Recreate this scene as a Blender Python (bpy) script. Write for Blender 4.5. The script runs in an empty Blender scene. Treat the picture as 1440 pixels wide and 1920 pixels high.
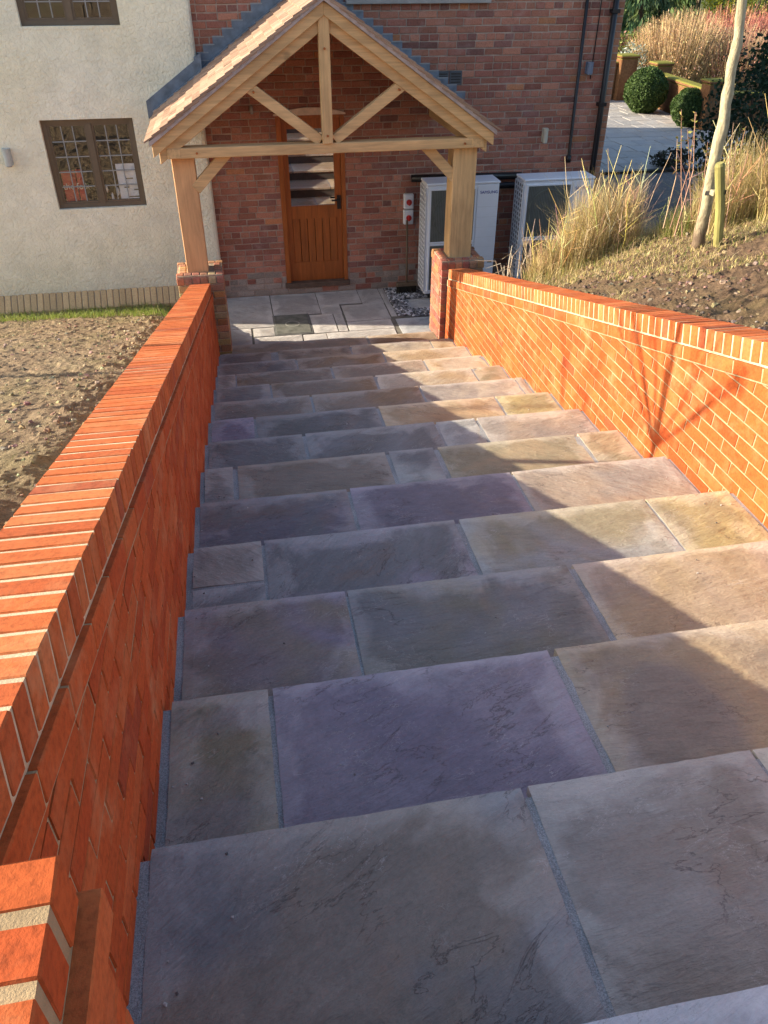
import bpy, bmesh, math, random
from mathutils import Vector, Matrix, noise
R = random.Random(7)
scn = bpy.context.scene
COL = scn.collection
rad = math.radians

# ---------------------------------------------------------------- camera
FPX, PITCH, YAW, ROLL = 1462.87, 0.620925, 0.183342, 0.000786
H = 3.7736                      # eye height above the patio (z = 0)
cy, sy, cp, sp = math.cos(YAW), math.sin(YAW), math.cos(PITCH), math.sin(PITCH)
FW = Vector((sy*cp, cy*cp, -sp)); RT = Vector((cy, -sy, 0)); UP = RT.cross(FW)
CAM = Vector((0, 0, H))
cd = bpy.data.cameras.new('camera'); cam = bpy.data.objects.new('camera', cd); COL.objects.link(cam)
cd.sensor_fit = 'VERTICAL'; cd.sensor_height = 36; cd.sensor_width = 27; cd.lens = 36*FPX/1920
cd.clip_start = 0.05; cd.clip_end = 2000
m3 = Matrix((RT, UP, -FW)).transposed()
cam.matrix_world = Matrix.Translation(CAM) @ m3.to_4x4() @ Matrix.Rotation(ROLL, 4, 'Z')
scn.camera = cam
scn.render.resolution_x = 768; scn.render.resolution_y = 1024

def at(u, X=None, Y=None, Z=None):          # photo pixel (1440x1920) -> point on a plane
    v = FW + RT*((u[0]-720)/FPX) - UP*((u[1]-960)/FPX)
    t = X/v.x if X is not None else Y/v.y if Y is not None else (Z-H)/v.z
    return CAM + v*t

# ---------------------------------------------------------------- world, sun, exposure
SUN_EL, SUN_A = rad(21.5), rad(-11.5)       # light travels to +x, a little towards the camera
sd = Vector((math.cos(SUN_A)*math.cos(SUN_EL), math.sin(SUN_A)*math.cos(SUN_EL), -math.sin(SUN_EL)))
w = bpy.data.worlds.new('World'); scn.world = w; w.use_nodes = True
wn = w.node_tree; wn.nodes.clear()
sky = wn.nodes.new('ShaderNodeTexSky'); sky.sky_type = 'NISHITA'; sky.sun_disc = False
sky.sun_elevation = SUN_EL; sky.sun_rotation = math.atan2(-sd.x, -sd.y)
sky.air_density = 1.0; sky.dust_density = 1.6; sky.ozone_density = 1.0
bg = wn.nodes.new('ShaderNodeBackground'); bg.inputs[1].default_value = 0.135
wo = wn.nodes.new('ShaderNodeOutputWorld')
wn.links.new(sky.outputs[0], bg.inputs[0]); wn.links.new(bg.outputs[0], wo.inputs[0])
sl = bpy.data.lights.new('sun', 'SUN'); sl.energy = 5.0; sl.angle = rad(0.5); sl.color = (1, 0.86, 0.66)
so = bpy.data.objects.new('sun', sl); COL.objects.link(so); so.rotation_euler = sd.to_track_quat('-Z', 'Y').to_euler()
so.location = (-20, 5, 20)
vs = scn.view_settings; vs.view_transform = 'Standard'; vs.look = 'None'; vs.gamma = 1; vs.use_curve_mapping = False
vs.exposure = 1.33
scn.render.engine = 'CYCLES'
scn.cycles.max_bounces = 6; scn.cycles.diffuse_bounces = 3; scn.cycles.transparent_max_bounces = 12

# ---------------------------------------------------------------- helpers: objects
def link(o, parent=None):
    COL.objects.link(o)
    if parent is not None: o.parent = parent
    return o
def tag(o, label=None, cat=None, group=None, kind=None):
    if label: o['label'] = label
    if cat: o['category'] = cat
    if group: o['group'] = group
    if kind: o['kind'] = kind
    return o
def empty(name, loc=(0, 0, 0), label=None, cat=None, group=None, kind=None, parent=None, rz=0):
    o = bpy.data.objects.new(name, None); o.location = loc; o.rotation_euler.z = rz; o.empty_display_size = .1
    link(o, parent); return tag(o, label, cat, group, kind)
def obj(name, me, mat=None, parent=None, loc=None, rot=None, color=None):
    o = bpy.data.objects.new(name, me)
    if mat and not me.materials: me.materials.append(mat)
    if loc is not None: o.location = loc
    if rot is not None: o.rotation_euler = rot
    if color is not None: o.color = (*color, 1)
    return link(o, parent)

class MB:                                   # mesh collector
    def __init__(s): s.v = []; s.f = []; s.c = []; s.uvc = None
    def add(s, vs, fs, col=None):
        b = len(s.v); s.v += [tuple(v) for v in vs]; s.f += [tuple(i+b for i in f) for f in fs]
        if col is not None: s.c += [col]*len(fs)
    def box(s, x0, x1, y0, y1, z0, z1, col=None, M=None):
        vs = [Vector((x, y, z)) for x in (x0, x1) for y in (y0, y1) for z in (z0, z1)]
        if M is not None: vs = [M @ v for v in vs]
        s.add(vs, [(0, 1, 3, 2), (4, 6, 7, 5), (0, 4, 5, 1), (2, 3, 7, 6), (0, 2, 6, 4), (1, 5, 7, 3)], col)
    def prism(s, poly, a0, a1, axis='x', col=None, M=None):      # polygon in the other two axes, extruded along axis
        n = len(poly); vs = []
        for a in (a0, a1):
            for p in poly:
                q = {'x': (a, p[0], p[1]), 'y': (p[0], a, p[1]), 'z': (p[0], p[1], a)}[axis]
                vs.append(Vector(q))
        if M is not None: vs = [M @ v for v in vs]
        fs = [tuple(range(n))[::-1], tuple(range(n, 2*n))] + [(i, (i+1) % n, n+(i+1) % n, n+i) for i in range(n)]
        s.add(vs, fs, col)
    def tube(s, pts, rs, n=8, col=None, cap=True):
        pts = [Vector(p) for p in pts]; rings = []
        for i, p in enumerate(pts):
            d = (pts[min(i+1, len(pts)-1)]-pts[max(i-1, 0)]).normalized()
            a = d.cross(Vector((0.31, 0.9, 0.2))).normalized(); b = d.cross(a)
            r = rs[i] if isinstance(rs, (list, tuple)) else rs
            rings.append([p+(a*math.cos(2*math.pi*k/n)+b*math.sin(2*math.pi*k/n))*r for k in range(n)])
        vs = [v for g in rings for v in g]; fs = []
        for i in range(len(rings)-1):
            for k in range(n): fs.append((i*n+k, i*n+(k+1) % n, (i+1)*n+(k+1) % n, (i+1)*n+k))
        if cap: fs += [tuple(range(n))[::-1], tuple(range((len(rings)-1)*n, len(rings)*n))]
        s.add(vs, fs, col)
    def mesh(s, name='m', smooth=False, bevel=0, fixn=True):
        me = bpy.data.meshes.new(name); me.from_pydata(s.v, [], s.f)
        if fixn or bevel:
            bm = bmesh.new(); bm.from_mesh(me)
            bmesh.ops.recalc_face_normals(bm, faces=bm.faces)
            if bevel: bmesh.ops.bevel(bm, geom=bm.edges[:], offset=bevel, segments=1, affect='EDGES', profile=.5)
            bm.to_mesh(me); bm.free()
        if s.c and not bevel and len(s.c) == len(s.f):
            at_ = me.color_attributes.new('Col', 'FLOAT_COLOR', 'CORNER')
            buf = []
            for p, c in zip(me.polygons, s.c): buf += [c[0], c[1], c[2], 1.0]*p.loop_total
            at_.data.foreach_set('color', buf)
        if smooth: me.polygons.foreach_set('use_smooth', [True]*len(me.polygons))
        me.update(); return me
    def build(s, name, mat=None, parent=None, smooth=False, bevel=0, loc=None, rot=None, color=None, fixn=True):
        return obj(name, s.mesh(name, smooth, bevel, fixn), mat, parent, loc, rot, color)

def box_mesh(sx, sy, sz, bevel=.004, jit=0, seed=0):
    b = MB(); b.box(-sx/2, sx/2, -sy/2, sy/2, -sz/2, sz/2)
    me = b.mesh('box', bevel=min(bevel, min(sx, sy, sz)*.3))
    if jit:
        rr = random.Random(seed)
        for v in me.vertices: v.co += Vector((rr.uniform(-jit, jit), rr.uniform(-jit, jit), rr.uniform(-jit, jit)))
    return me
def variants(n, sx, sy, sz, bevel=.004, jit=.0015): return [box_mesh(sx, sy, sz, bevel, jit, i) for i in range(n)]
def clip(poly, f):                           # keep where f(p) <= 0
    out = []
    for i, p in enumerate(poly):
        q = poly[(i+1) % len(poly)]; a, b = f(p), f(q)
        if a <= 0: out.append(p)
        if (a < 0 < b) or (b < 0 < a):
            t = a/(a-b); out.append((p[0]+(q[0]-p[0])*t, p[1]+(q[1]-p[1])*t))
    return out
def append_mesh(mb, me, M, col):
    b = len(mb.v); mb.v += [tuple(M @ v.co) for v in me.vertices]
    for p in me.polygons: mb.f.append(tuple(i+b for i in p.vertices)); mb.c.append(col)

# ---------------------------------------------------------------- helpers: materials
class Nt:
    def __init__(s, name):
        s.m = bpy.data.materials.new(name); s.m.use_nodes = True; s.t = s.m.node_tree
        s.b = s.t.nodes['Principled BSDF']; s.out = s.t.nodes['Material Output']
    def n(s, typ, **k):
        nd = s.t.nodes.new(typ)
        for a, v in k.items():
            if a.startswith('i_'): nd.inputs[a[2:].replace('_', ' ')].default_value = v
            else: setattr(nd, a, v)
        return nd
    def l(s, a, b): s.t.links.new(a, b)
    def pos(s): return s.n('ShaderNodeNewGeometry').outputs['Position']
    def noise(s, vec, scale, detail=4, rough=.55, dist=0, sc=None):
        if sc:
            mp = s.n('ShaderNodeMapping'); mp.inputs['Scale'].default_value = sc; s.l(vec, mp.inputs[0]); vec = mp.outputs[0]
        t = s.n('ShaderNodeTexNoise'); t.inputs['Scale'].default_value = scale; t.inputs['Detail'].default_value = detail
        t.inputs['Roughness'].default_value = rough; t.inputs['Distortion'].default_value = dist
        s.l(vec, t.inputs['Vector']); return t.outputs['Fac']
    def ramp(s, fac, stops):
        r = s.n('ShaderNodeValToRGB'); e = r.color_ramp.elements
        while len(e) < len(stops): e.new(.5)
        for q, (p, c) in zip(e, stops):
            q.position = p; q.color = (*c, 1) if isinstance(c, tuple) else (c, c, c, 1)
        s.l(fac, r.inputs[0]); return r.outputs[0]
    def mix(s, fac, a, b, typ='MIX'):
        mx = s.n('ShaderNodeMix', data_type='RGBA', blend_type=typ)
        for sk, v in ((mx.inputs[0], fac), (mx.inputs[6], a), (mx.inputs[7], b)):
            if isinstance(v, (int, float)): sk.default_value = v
            elif isinstance(v, tuple): sk.default_value = (*v, 1)
            else: s.l(v, sk)
        return mx.outputs[2]
    def math(s, op, a, b=None):
        nd = s.n('ShaderNodeMath', operation=op)
        for sk, v in zip(nd.inputs, (a, b)):
            if v is None: continue
            if isinstance(v, (int, float)): sk.default_value = v
            else: s.l(v, sk)
        return nd.outputs[0]
    def bump(s, h, strength=.4, dist=.01, prev=None):
        b = s.n('ShaderNodeBump'); b.inputs['Strength'].default_value = strength; b.inputs['Distance'].default_value = dist
        s.l(h, b.inputs['Height'])
        if prev is not None: s.l(prev, b.inputs['Normal'])
        return b.outputs[0]
    def fin(s, col=None, rough=.8, nrm=None, spec=.3, metal=0):
        if col is not None:
            if isinstance(col, tuple): s.b.inputs['Base Color'].default_value = (*col, 1)
            else: s.l(col, s.b.inputs['Base Color'])
        if isinstance(rough, (int, float)): s.b.inputs['Roughness'].default_value = rough
        else: s.l(rough, s.b.inputs['Roughness'])
        s.b.inputs['Specular IOR Level'].default_value = spec; s.b.inputs['Metallic'].default_value = metal
        if nrm is not None: s.l(nrm, s.b.inputs['Normal'])
        return s.m
    def objcol(s): return s.n('ShaderNodeObjectInfo').outputs['Color']
    def vcol(s): return s.n('ShaderNodeAttribute', attribute_name='Col').outputs['Color']

def mat_plain(name, col, rough=.6, var=.25, scale=20, bump=.15, spec=.3, metal=0, dist=.004):
    t = Nt(name); p = t.pos(); n1 = t.noise(p, scale, 5)
    c = t.mix(1, col, t.ramp(n1, [(.3, 1-var), (.7, 1+var*.6)]), 'MULTIPLY')
    return t.fin(c, rough, t.bump(t.noise(p, scale*8, 3), bump, dist), spec, metal)
def mat_brick(name, vc, bloom=(.54, .27, .125), bl=.6, dark=.7, rough=.85, bs=.35):
    t = Nt(name); p = t.pos(); base = t.vcol() if vc else t.objcol()
    n1 = t.noise(p, 9, 6, .6); n2 = t.noise(p, 70, 4, .6); n3 = t.noise(p, 2.3, 4, .6)
    c = t.mix(1, base, t.ramp(n2, [(.28, dark), (.5, 1.0), (.75, 1.18)]), 'MULTIPLY')
    m = t.math('MULTIPLY', t.ramp(n1, [(.48, 0.0), (.72, 1.0)]), t.ramp(n3, [(.4, 0.1), (.66, 1.0)]))
    c = t.mix(t.math('MULTIPLY', m, bl), c, bloom)
    h = t.bump(t.noise(p, 45, 5, .7), bs, .006); h = t.bump(t.noise(p, 260, 3), .25, .002, h)
    return t.fin(c, rough, h, .2)
def mat_mortar(name, col):
    t = Nt(name); p = t.pos()
    c = t.mix(1, col, t.ramp(t.noise(p, 14, 6), [(.3, .72), (.7, 1.15)]), 'MULTIPLY')
    return t.fin(c, .95, t.bump(t.noise(p, 300, 4, .7), .6, .004), .1)

def mat_speckle(name, col):
    t = Nt(name); p = t.pos(); n = t.noise(p, 330, 3, .8)
    c = t.mix(1, col, t.ramp(n, [(.36, .6), (.5, 1.0), (.64, 1.4)]), 'MULTIPLY')
    c = t.mix(1, c, t.ramp(t.noise(p, 6, 4), [(.3, .75), (.7, 1.15)]), 'MULTIPLY')
    return t.fin(c, .95, t.bump(n, .9, .004), .1)
def mat_slab():
    t = Nt('sandstone_slab'); oi = t.n('ShaderNodeObjectInfo')
    c1 = oi.outputs['Color']; c2 = t.n('ShaderNodeAttribute', attribute_type='OBJECT', attribute_name='tint').outputs['Color']
    off = t.n('ShaderNodeVectorMath', operation='MULTIPLY_ADD')
    cmb = t.n('ShaderNodeCombineXYZ')
    for i in range(3): t.l(oi.outputs['Random'], cmb.inputs[i])
    t.l(cmb.outputs[0], off.inputs[0]); off.inputs[1].default_value = (37, 53, 19); t.l(t.pos(), off.inputs[2])
    vr = t.n('ShaderNodeVectorRotate', rotation_type='Z_AXIS'); t.l(off.outputs[0], vr.inputs['Vector'])
    t.l(t.math('SUBTRACT', t.math('MULTIPLY', t.math('FRACT', t.math('MULTIPLY', oi.outputs['Random'], 17.3)), 1.7), .85), vr.inputs['Angle'])
    p = vr.outputs[0]
    big = t.noise(p, 1.5, 3, .5, .8); mid = t.noise(p, 6, 6, .62, .4); fine = t.noise(p, 85, 5, .7)
    streak = t.noise(p, 9, 6, .65, .25, sc=(1, 3.4, 1))
    c = t.mix(t.ramp(big, [(.42, 0.0), (.56, 1.0)]), c1, c2)
    c = t.mix(1, c, t.ramp(streak, [(.3, .91), (.7, 1.08)]), 'MULTIPLY')
    c = t.mix(1, c, t.ramp(mid, [(.3, .86), (.5, 1.0), (.72, 1.14)]), 'MULTIPLY')
    c = t.mix(1, c, t.ramp(fine, [(.25, .86), (.75, 1.12)]), 'MULTIPLY')
    rust = t.math('MULTIPLY', t.ramp(t.noise(p, 2.2, 4, .6, 1.0), [(.58, 0.0), (.7, 1.0)]), .22)
    c = t.mix(rust, c, (.34, .20, .11))
    # drier, paler margins with a wandering edge
    sep = t.n('ShaderNodeSeparateColor'); t.l(t.vcol(), sep.inputs[0])
    wob = t.noise(p, 3.4, 5, .6, .6)
    e1 = t.math('ADD', sep.outputs[0], t.math('MULTIPLY', t.math('SUBTRACT', wob, .5), 2.2))
    e2 = t.math('ADD', sep.outputs[1], t.math('MULTIPLY', t.math('SUBTRACT', wob, .5), 1.6))
    dry = t.math('MAXIMUM', t.ramp(e1, [(.12, .75), (.42, 0.0)]), t.ramp(e2, [(.2, 1.0), (.5, 0.0)]))
    dc = t.mix(.35, t.mix(1, c, (1.5, 1.5, 1.5), 'MULTIPLY'), (.46, .43, .40))
    c = t.mix(t.math('MULTIPLY', dry, .8), t.mix(1, c, (.92, .90, .90), 'MULTIPLY'), dc)
    # pale scratches along the cleft
    sv = t.noise(p, 5.5, 6, .62, .7, sc=(1, 2.2, 1))
    sc_ = t.ramp(t.math('ABSOLUTE', t.math('SUBTRACT', sv, .47)), [(0.0, 1.0), (.0045, 0.0)])
    sg_ = t.ramp(t.noise(p, 4.2, 2), [(.52, 0.0), (.62, 1.0)])
    c = t.mix(t.math('MULTIPLY', t.math('MULTIPLY', sc_, sg_), .55), c, (.58, .54, .5))
    # fine crack / cleft lines
    v = t.noise(p, 3.2, 7, .6, .5, sc=(1, 2.6, 1))
    crack = t.ramp(t.math('ABSOLUTE', t.math('SUBTRACT', v, .5)), [(0.0, 0.0), (.007, 1.0)])
    gate = t.ramp(t.noise(p, 2.7, 2), [(.52, 1.0), (.60, 0.0)])
    crk = t.math('MAXIMUM', crack, gate)
    c = t.mix(t.math('MULTIPLY', t.math('SUBTRACT', 1.0, crk), .62), c, (.06, .05, .05))
    lay = t.noise(p, 1.7, 7, .62, .5, sc=(1, 1.9, 1))
    stp = t.n('ShaderNodeMath', operation='SNAP'); t.l(lay, stp.inputs[0]); stp.inputs[1].default_value = .055
    c = t.mix(1, c, t.ramp(stp.outputs[0], [(.3, .93), (.5, 1.0), (.7, 1.08)]), 'MULTIPLY')
    fr = t.math('FRACT', t.math('DIVIDE', lay, .055))
    lg = t.ramp(t.noise(p, 3.1, 3, .5), [(.50, 0.0), (.68, 1.0)])
    c = t.mix(t.math('MULTIPLY', t.math('MULTIPLY', t.ramp(fr, [(0.0, 1.0), (.07, 0.0)]), lg), .5), c, (.07, .06, .055))  # dark side of riven layer edges: relief shading put into the colour
    c = t.mix(t.math('MULTIPLY', t.math('MULTIPLY', t.ramp(fr, [(.86, 0.0), (1.0, 1.0)]), lg), .4), c, (.55, .51, .46))  # pale side of the same edges, lit rim painted into the colour
    h = t.bump(stp.outputs[0], .5, .05); h = t.bump(streak, .8, .016, h); h = t.bump(crk, .5, .004, h); h = t.bump(fine, .55, .0035, h)
    rg = t.ramp(mid, [(.3, .62), (.7, .8)])
    return t.fin(c, rg, h, .35)

def mat_wood(name, col, axis='z', rough=.65, gr=.35, knots=True, spec=.3):
    t = Nt(name); tc = t.n('ShaderNodeTexCoord').outputs['Object']
    oi = t.n('ShaderNodeObjectInfo'); ad = t.n('ShaderNodeVectorMath', operation='ADD'); t.l(tc, ad.inputs[0])
    cb = t.n('ShaderNodeCombineXYZ'); mu = t.math('MULTIPLY', oi.outputs['Random'], 31.0)
    for i in range(3): t.l(mu, cb.inputs[i])
    t.l(cb.outputs[0], ad.inputs[1]); p = ad.outputs[0]
    sc = {'x': (.06, 1, 1), 'y': (1, .06, 1), 'z': (1, 1, .06)}[axis]
    g = t.noise(p, 34, 6, .65, .6, sc=sc); g2 = t.noise(p, 5, 4, .6, .8, sc={'x': (.3, 1, 1), 'y': (1, .3, 1), 'z': (1, 1, .3)}[axis])
    c = t.mix(1, col, t.ramp(g, [(.3, 1-gr), (.6, 1.08)]), 'MULTIPLY')
    c = t.mix(1, c, t.ramp(g2, [(.3, .78), (.7, 1.12)]), 'MULTIPLY')
    if knots: c = t.mix(t.math('MULTIPLY', t.ramp(t.noise(p, 3.4, 2, .5, .3), [(.68, 0.0), (.76, 1.0)]), .55), c, (col[0]*.28, col[1]*.25, col[2]*.25))
    return t.fin(c, rough, t.bump(g, .25, .004), spec)

def mat_leaf(name, rough=.6, trans=.25):
    t = Nt(name); t.fin(t.vcol(), rough, None, .25)
    tr = t.n('ShaderNodeBsdfTranslucent'); t.l(t.vcol(), tr.inputs[0])
    ms = t.n('ShaderNodeMixShader'); ms.inputs[0].default_value = trans
    t.l(t.b.outputs[0], ms.inputs[1]); t.l(tr.outputs[0], ms.inputs[2]); t.l(ms.outputs[0], t.out.inputs[0]); return t.m

def mat_glass(name, refl=.3, tint=(.55, .58, .6)):
    t = Nt(name)
    tr = t.n('ShaderNodeBsdfTransparent'); tr.inputs[0].default_value = (*tint, 1)
    gl = t.n('ShaderNodeBsdfGlossy'); gl.inputs['Roughness'].default_value = .004; gl.inputs[0].default_value = (.95, .95, .95, 1)
    t.l(t.bump(t.noise(t.pos(), 4, 1), .02, .003), gl.inputs['Normal'])
    ms = t.n('ShaderNodeMixShader'); ms.inputs[0].default_value = refl
    t.l(tr.outputs[0], ms.inputs[1]); t.l(gl.outputs[0], ms.inputs[2]); t.l(ms.outputs[0], t.out.inputs[0]); return t.m

def mat_soil(name, c1, c2, g, gamt=.5):
    t = Nt(name); p = t.pos()
    n1 = t.noise(p, 3, 6, .62); n2 = t.noise(p, 32, 6, .7); n3 = t.noise(p, 150, 4, .7); n4 = t.noise(p, 1.1, 5, .65)
    c = t.mix(t.ramp(n1, [(.35, 0.0), (.65, 1.0)]), c1, c2)
    c = t.mix(1, c, t.ramp(n2, [(.28, .55), (.5, 1.0), (.74, 1.35)]), 'MULTIPLY')
    c = t.mix(1, c, t.ramp(n3, [(.3, .75), (.7, 1.25)]), 'MULTIPLY')
    c = t.mix(t.math('MULTIPLY', t.ramp(n4, [(.5, 0.0), (.66, 1.0)]), gamt), c, g)
    h = t.bump(n2, .9, .03); h = t.bump(n3, .9, .014, h)
    return t.fin(c, .95, h, .1)

M_BRK = mat_brick('new_brick', False); M_BRKV = mat_brick('new_brick_far', True)
M_OLD = mat_brick('old_brick', False, (.52, .40, .36), .34, .66); M_OLDV = mat_brick('old_brick_far', True, (.52, .40, .36), .34, .66)
M_MOR = mat_mortar('cream_mortar', (.385, .28, .16)); M_MORH = mat_mortar('house_mortar', (.40, .30, .24)); M_MORP = mat_mortar('pier_mortar', (.34, .27, .20))
M_MORC = mat_mortar('coping_mortar', (.55, .44, .29)); M_JNT = mat_speckle('grey_joint_mortar', (.31, .32, .32)); M_JNTP = mat_mortar('dark_patio_joint', (.19, .18, .155))
M_SLAB = mat_slab()
M_OAK = {a: mat_wood('oak_'+a, (.60, .385, .185), a, gr=.26) for a in 'xyz'}
M_PINE = mat_wood('pale_oak', (.58, .33, .16), 'z', gr=.12, knots=False)
M_DOOR = mat_wood('varnished_door', (.36, .10, .02), 'z', .4, .35, False, .4)
M_TILE = mat_brick('clay_tile', False, (.50, .36, .28), .3, .8, .8, .2); M_TILEV = mat_brick('clay_tile_far', True, (.50, .36, .28), .3, .8, .8, .2)
M_LEAD = mat_plain('lead', (.15, .185, .235), .45, .4, 9, .2, .5)
M_WHITE = mat_plain('white_enamel', (.74, .76, .80), .35, .05, 4, .02, .5)
M_WGRL = mat_plain('white_plastic', (.68, .69, .71), .5, .08, 8, .02)
M_BLACK = mat_plain('black_plastic', (.012, .012, .014), .4, .2, 12, .05, .4)
M_DGREY = mat_plain('dark_grille', (.14, .145, .12), .5, .2, 12, .05)
M_RED = mat_plain('red_plastic', (.45, .02, .02), .35, .1, 12, .02, .5)
M_BLUE = mat_plain('blue_ink', (.015, .03, .25), .4, .05, 12, 0)
M_FRAME = mat_plain('brown_window_frame', (.145, .108, .075), .5, .1, 14, .08)
M_CAME = mat_plain('lead_came', (.28, .29, .30), .5, .1, 20, .05)
M_GLASS = mat_glass('window_glass', .14, (.9, .92, .92)); M_DGLASS = mat_glass('door_glass', .5, (.35, .36, .38))
M_DARK = mat_plain('dark_interior', (.035, .03, .026), .9, .3, 3, .02)
M_BRISTLE = mat_plain('broom_bristle', (.035, .03, .022), .8, .3, 30, .1)
M_STICK = mat_plain('broom_stick', (.16, .11, .07), .6, .2, 20, .1)
M_PAPER = mat_plain('white_paper', (.74, .76, .82), .7, .03, 10, 0)
M_POST = mat_plain('red_print', (.42, .045, .035), .6, .15, 20, 0)
M_CREAMTXT = mat_plain('cream_print', (.75, .68, .55), .6, .05, 10, 0)
M_LEAF = mat_leaf('leaves'); M_GRASS = mat_leaf('grass_blades', .6, .3); M_TWIG = mat_leaf('twigs', .7, .05)
M_STONE = mat_plain('sill_stone', (.33, .31, .29), .8, .2, 8, .2)
M_BARK = mat_brick('sapling_bark', False, (.60, .56, .40), .6, .6)
M_TARMAC = mat_soil('yard_tarmac', (.15, .15, .152), (.19, .19, .19), (.17, .17, .17), .2)

def mat_render():
    t = Nt('roughcast_render'); p = t.pos()
    n0 = t.noise(p, .8, 5, .6); n1 = t.noise(p, 26, 5, .6, .6); n2 = t.noise(p, 90, 4, .65); n3 = t.noise(p, 5, 6, .65)
    c = t.mix(t.ramp(n0, [(.35, 0.0), (.68, 1.0)]), (.83, .785, .60), (.85, .82, .68))
    c = t.mix(1, c, t.ramp(n3, [(.28, .88), (.62, 1.05)]), 'MULTIPLY')
    z = t.n('ShaderNodeSeparateXYZ'); t.l(p, z.inputs[0])
    dirt = t.math('MULTIPLY', t.ramp(t.math('ADD', z.outputs[2], t.math('MULTIPLY', n3, .5)), [(.3, .55), (1.3, 0.0)]), t.ramp(n1, [(.3, .6), (.7, 1.0)]))
    c = t.mix(dirt, c, (.58, .53, .41))
    h = t.bump(n1, .9, .03); h = t.bump(n2, .5, .008, h)
    return t.fin(c, .95, h, .1)
M_RENDER = mat_render()

# ---------------------------------------------------------------- stairs geometry constants
G, RS, YA = .584923, .1547, .532263
ZC = H-(14*RS+.05)
Yn = lambda i: YA+G*i
Zn = lambda i: 14*RS+.05-RS*i
nl = lambda Y: Zn(0)-RS*(Y-YA)/G
TH = math.atan(RS/G)
XLF = lambda Y: -.382+.0062*Y           # left wall face
XRW = 2.292

# ---------------------------------------------------------------- setting: terrain
def fbm(x, y, s, o=4):
    v = 0; a = 1
    for k in range(o): v += a*noise.noise((x*s, y*s, k*7.3)); s *= 2.1; a *= .5
    return v
def grid(name, x0, x1, nx, y0, y1, ny, hf, mat, kind='structure', smooth=True):
    vs = []; fs = []
    for j in range(ny+1):
        for i in range(nx+1):
            x = x0+(x1-x0)*i/nx; y = y0+(y1-y0)*j/ny; vs.append((x, y, hf(x, y)))
    for j in range(ny):
        for i in range(nx):
            a = j*(nx+1)+i; fs.append((a, a+1, a+nx+2, a+nx+1))
    me = bpy.data.meshes.new(name); me.from_pydata(vs, [], fs)
    if smooth: me.polygons.foreach_set('use_smooth', [True]*len(fs))
    o = obj(name, me, mat); tag(o, kind=kind); return o
M_SOILL = mat_soil('dry_soil', (.285, .20, .125), (.345, .26, .165), (.27, .24, .11), .4)
M_SOILR = mat_soil('bank_soil', (.125, .083, .055), (.185, .125, .08), (.19, .165, .06), .35)
M_LAWN = mat_soil('rough_lawn', (.10, .11, .04), (.13, .13, .05), (.07, .10, .03), .5)
gm = MB(); gm.add([(-600, -600, -.35), (600, -600, -.35), (600, 900, -.35), (-600, 900, -.35)], [(0, 1, 2, 3)])
tag(gm.build('ground', M_LAWN), kind='structure')

def hl(x, y):
    b = 2.80-.274*y
    if y < -1: b = 2.80+.274-.10*(y+1)
    if y > 9.5: b = max(.06, b)
    d = max(0, -x-.55)
    edge = math.exp(-((d-.22)/.16)**2)*(.10+.06*noise.noise((x*2, y*1.7, 3)))     # scrape along the wall back
    n = fbm(x, y, 1.3, 2)*.025+fbm(x+9, y, 9, 4)*.016
    clod = max(0, noise.noise((x*13, y*13, 1.5)))**1.5*.016*(2.8 if d < .55 else .45)+max(0, noise.noise((x*31, y*31, 4.5)))*(.012 if d < .55 else .007)
    f = min(1, max(.15, (10.25-y)/.8))
    return b-edge+(n+clod)*f
grid('soil_bed', -3.5, -.56, 190, 1.3, 10.34, 560, hl, M_SOILL, smooth=False)
grid('soil_slope', -12, -3.5, 30, -18, 10.34, 60, lambda x, y: hl(x, y)-.04, M_SOILL)
grid('soil_slope', -3.5, -.56, 12, -18, 1.3, 40, hl, M_SOILL)
def hr(x, y):
    b = 2.98-.2645*y if y > -1 else 2.98+.2645-.1*(y+1)
    b += .3*max(0, min(x, 6.5)-2.5)
    yc = 7.35-.08*(x-2.6)
    if y > yc: b -= (y-yc)*.95
    b = max(b, -.1)
    n = fbm(x, y, 1.2, 2)*.045+fbm(x+5, y+3, 8, 4)*.02
    n += max(0, noise.noise((x*12, y*12, 4.5)))**1.5*.030+max(0, noise.noise((x*30, y*30, 4.5)))*.02
    return b+n*(1 if b > 0 else .1)
grid('bank', 2.50, 6.2, 210, 2.2, 8.8, 370, hr, M_SOILR, smooth=False)
grid('bank_slope', 6.2, 14, 24, -18, 9.2, 60, hr, M_SOILR)
grid('bank_slope', 2.50, 6.2, 16, -18, 2.2, 40, hr, M_SOILR)

# lower yard and back terrace beside the house
ym = MB(); ym.box(2.0, 15, 8.6, 16.5, -.3, -.022); tag(ym.build('yard', M_TARMAC), kind='structure')
tr = empty('terrace', (0, 0, 0), kind='structure')
tm = MB(); tm.box(4.9, 15, 16.52, 27, -.3, -.012); tm.build('terrace_bed', M_JNTP, tr)
km = MB(); km.box(4.9, 10.2, 16.40, 16.54, -.2, .035); km.build('kerb', M_BLACK, tr)

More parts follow.
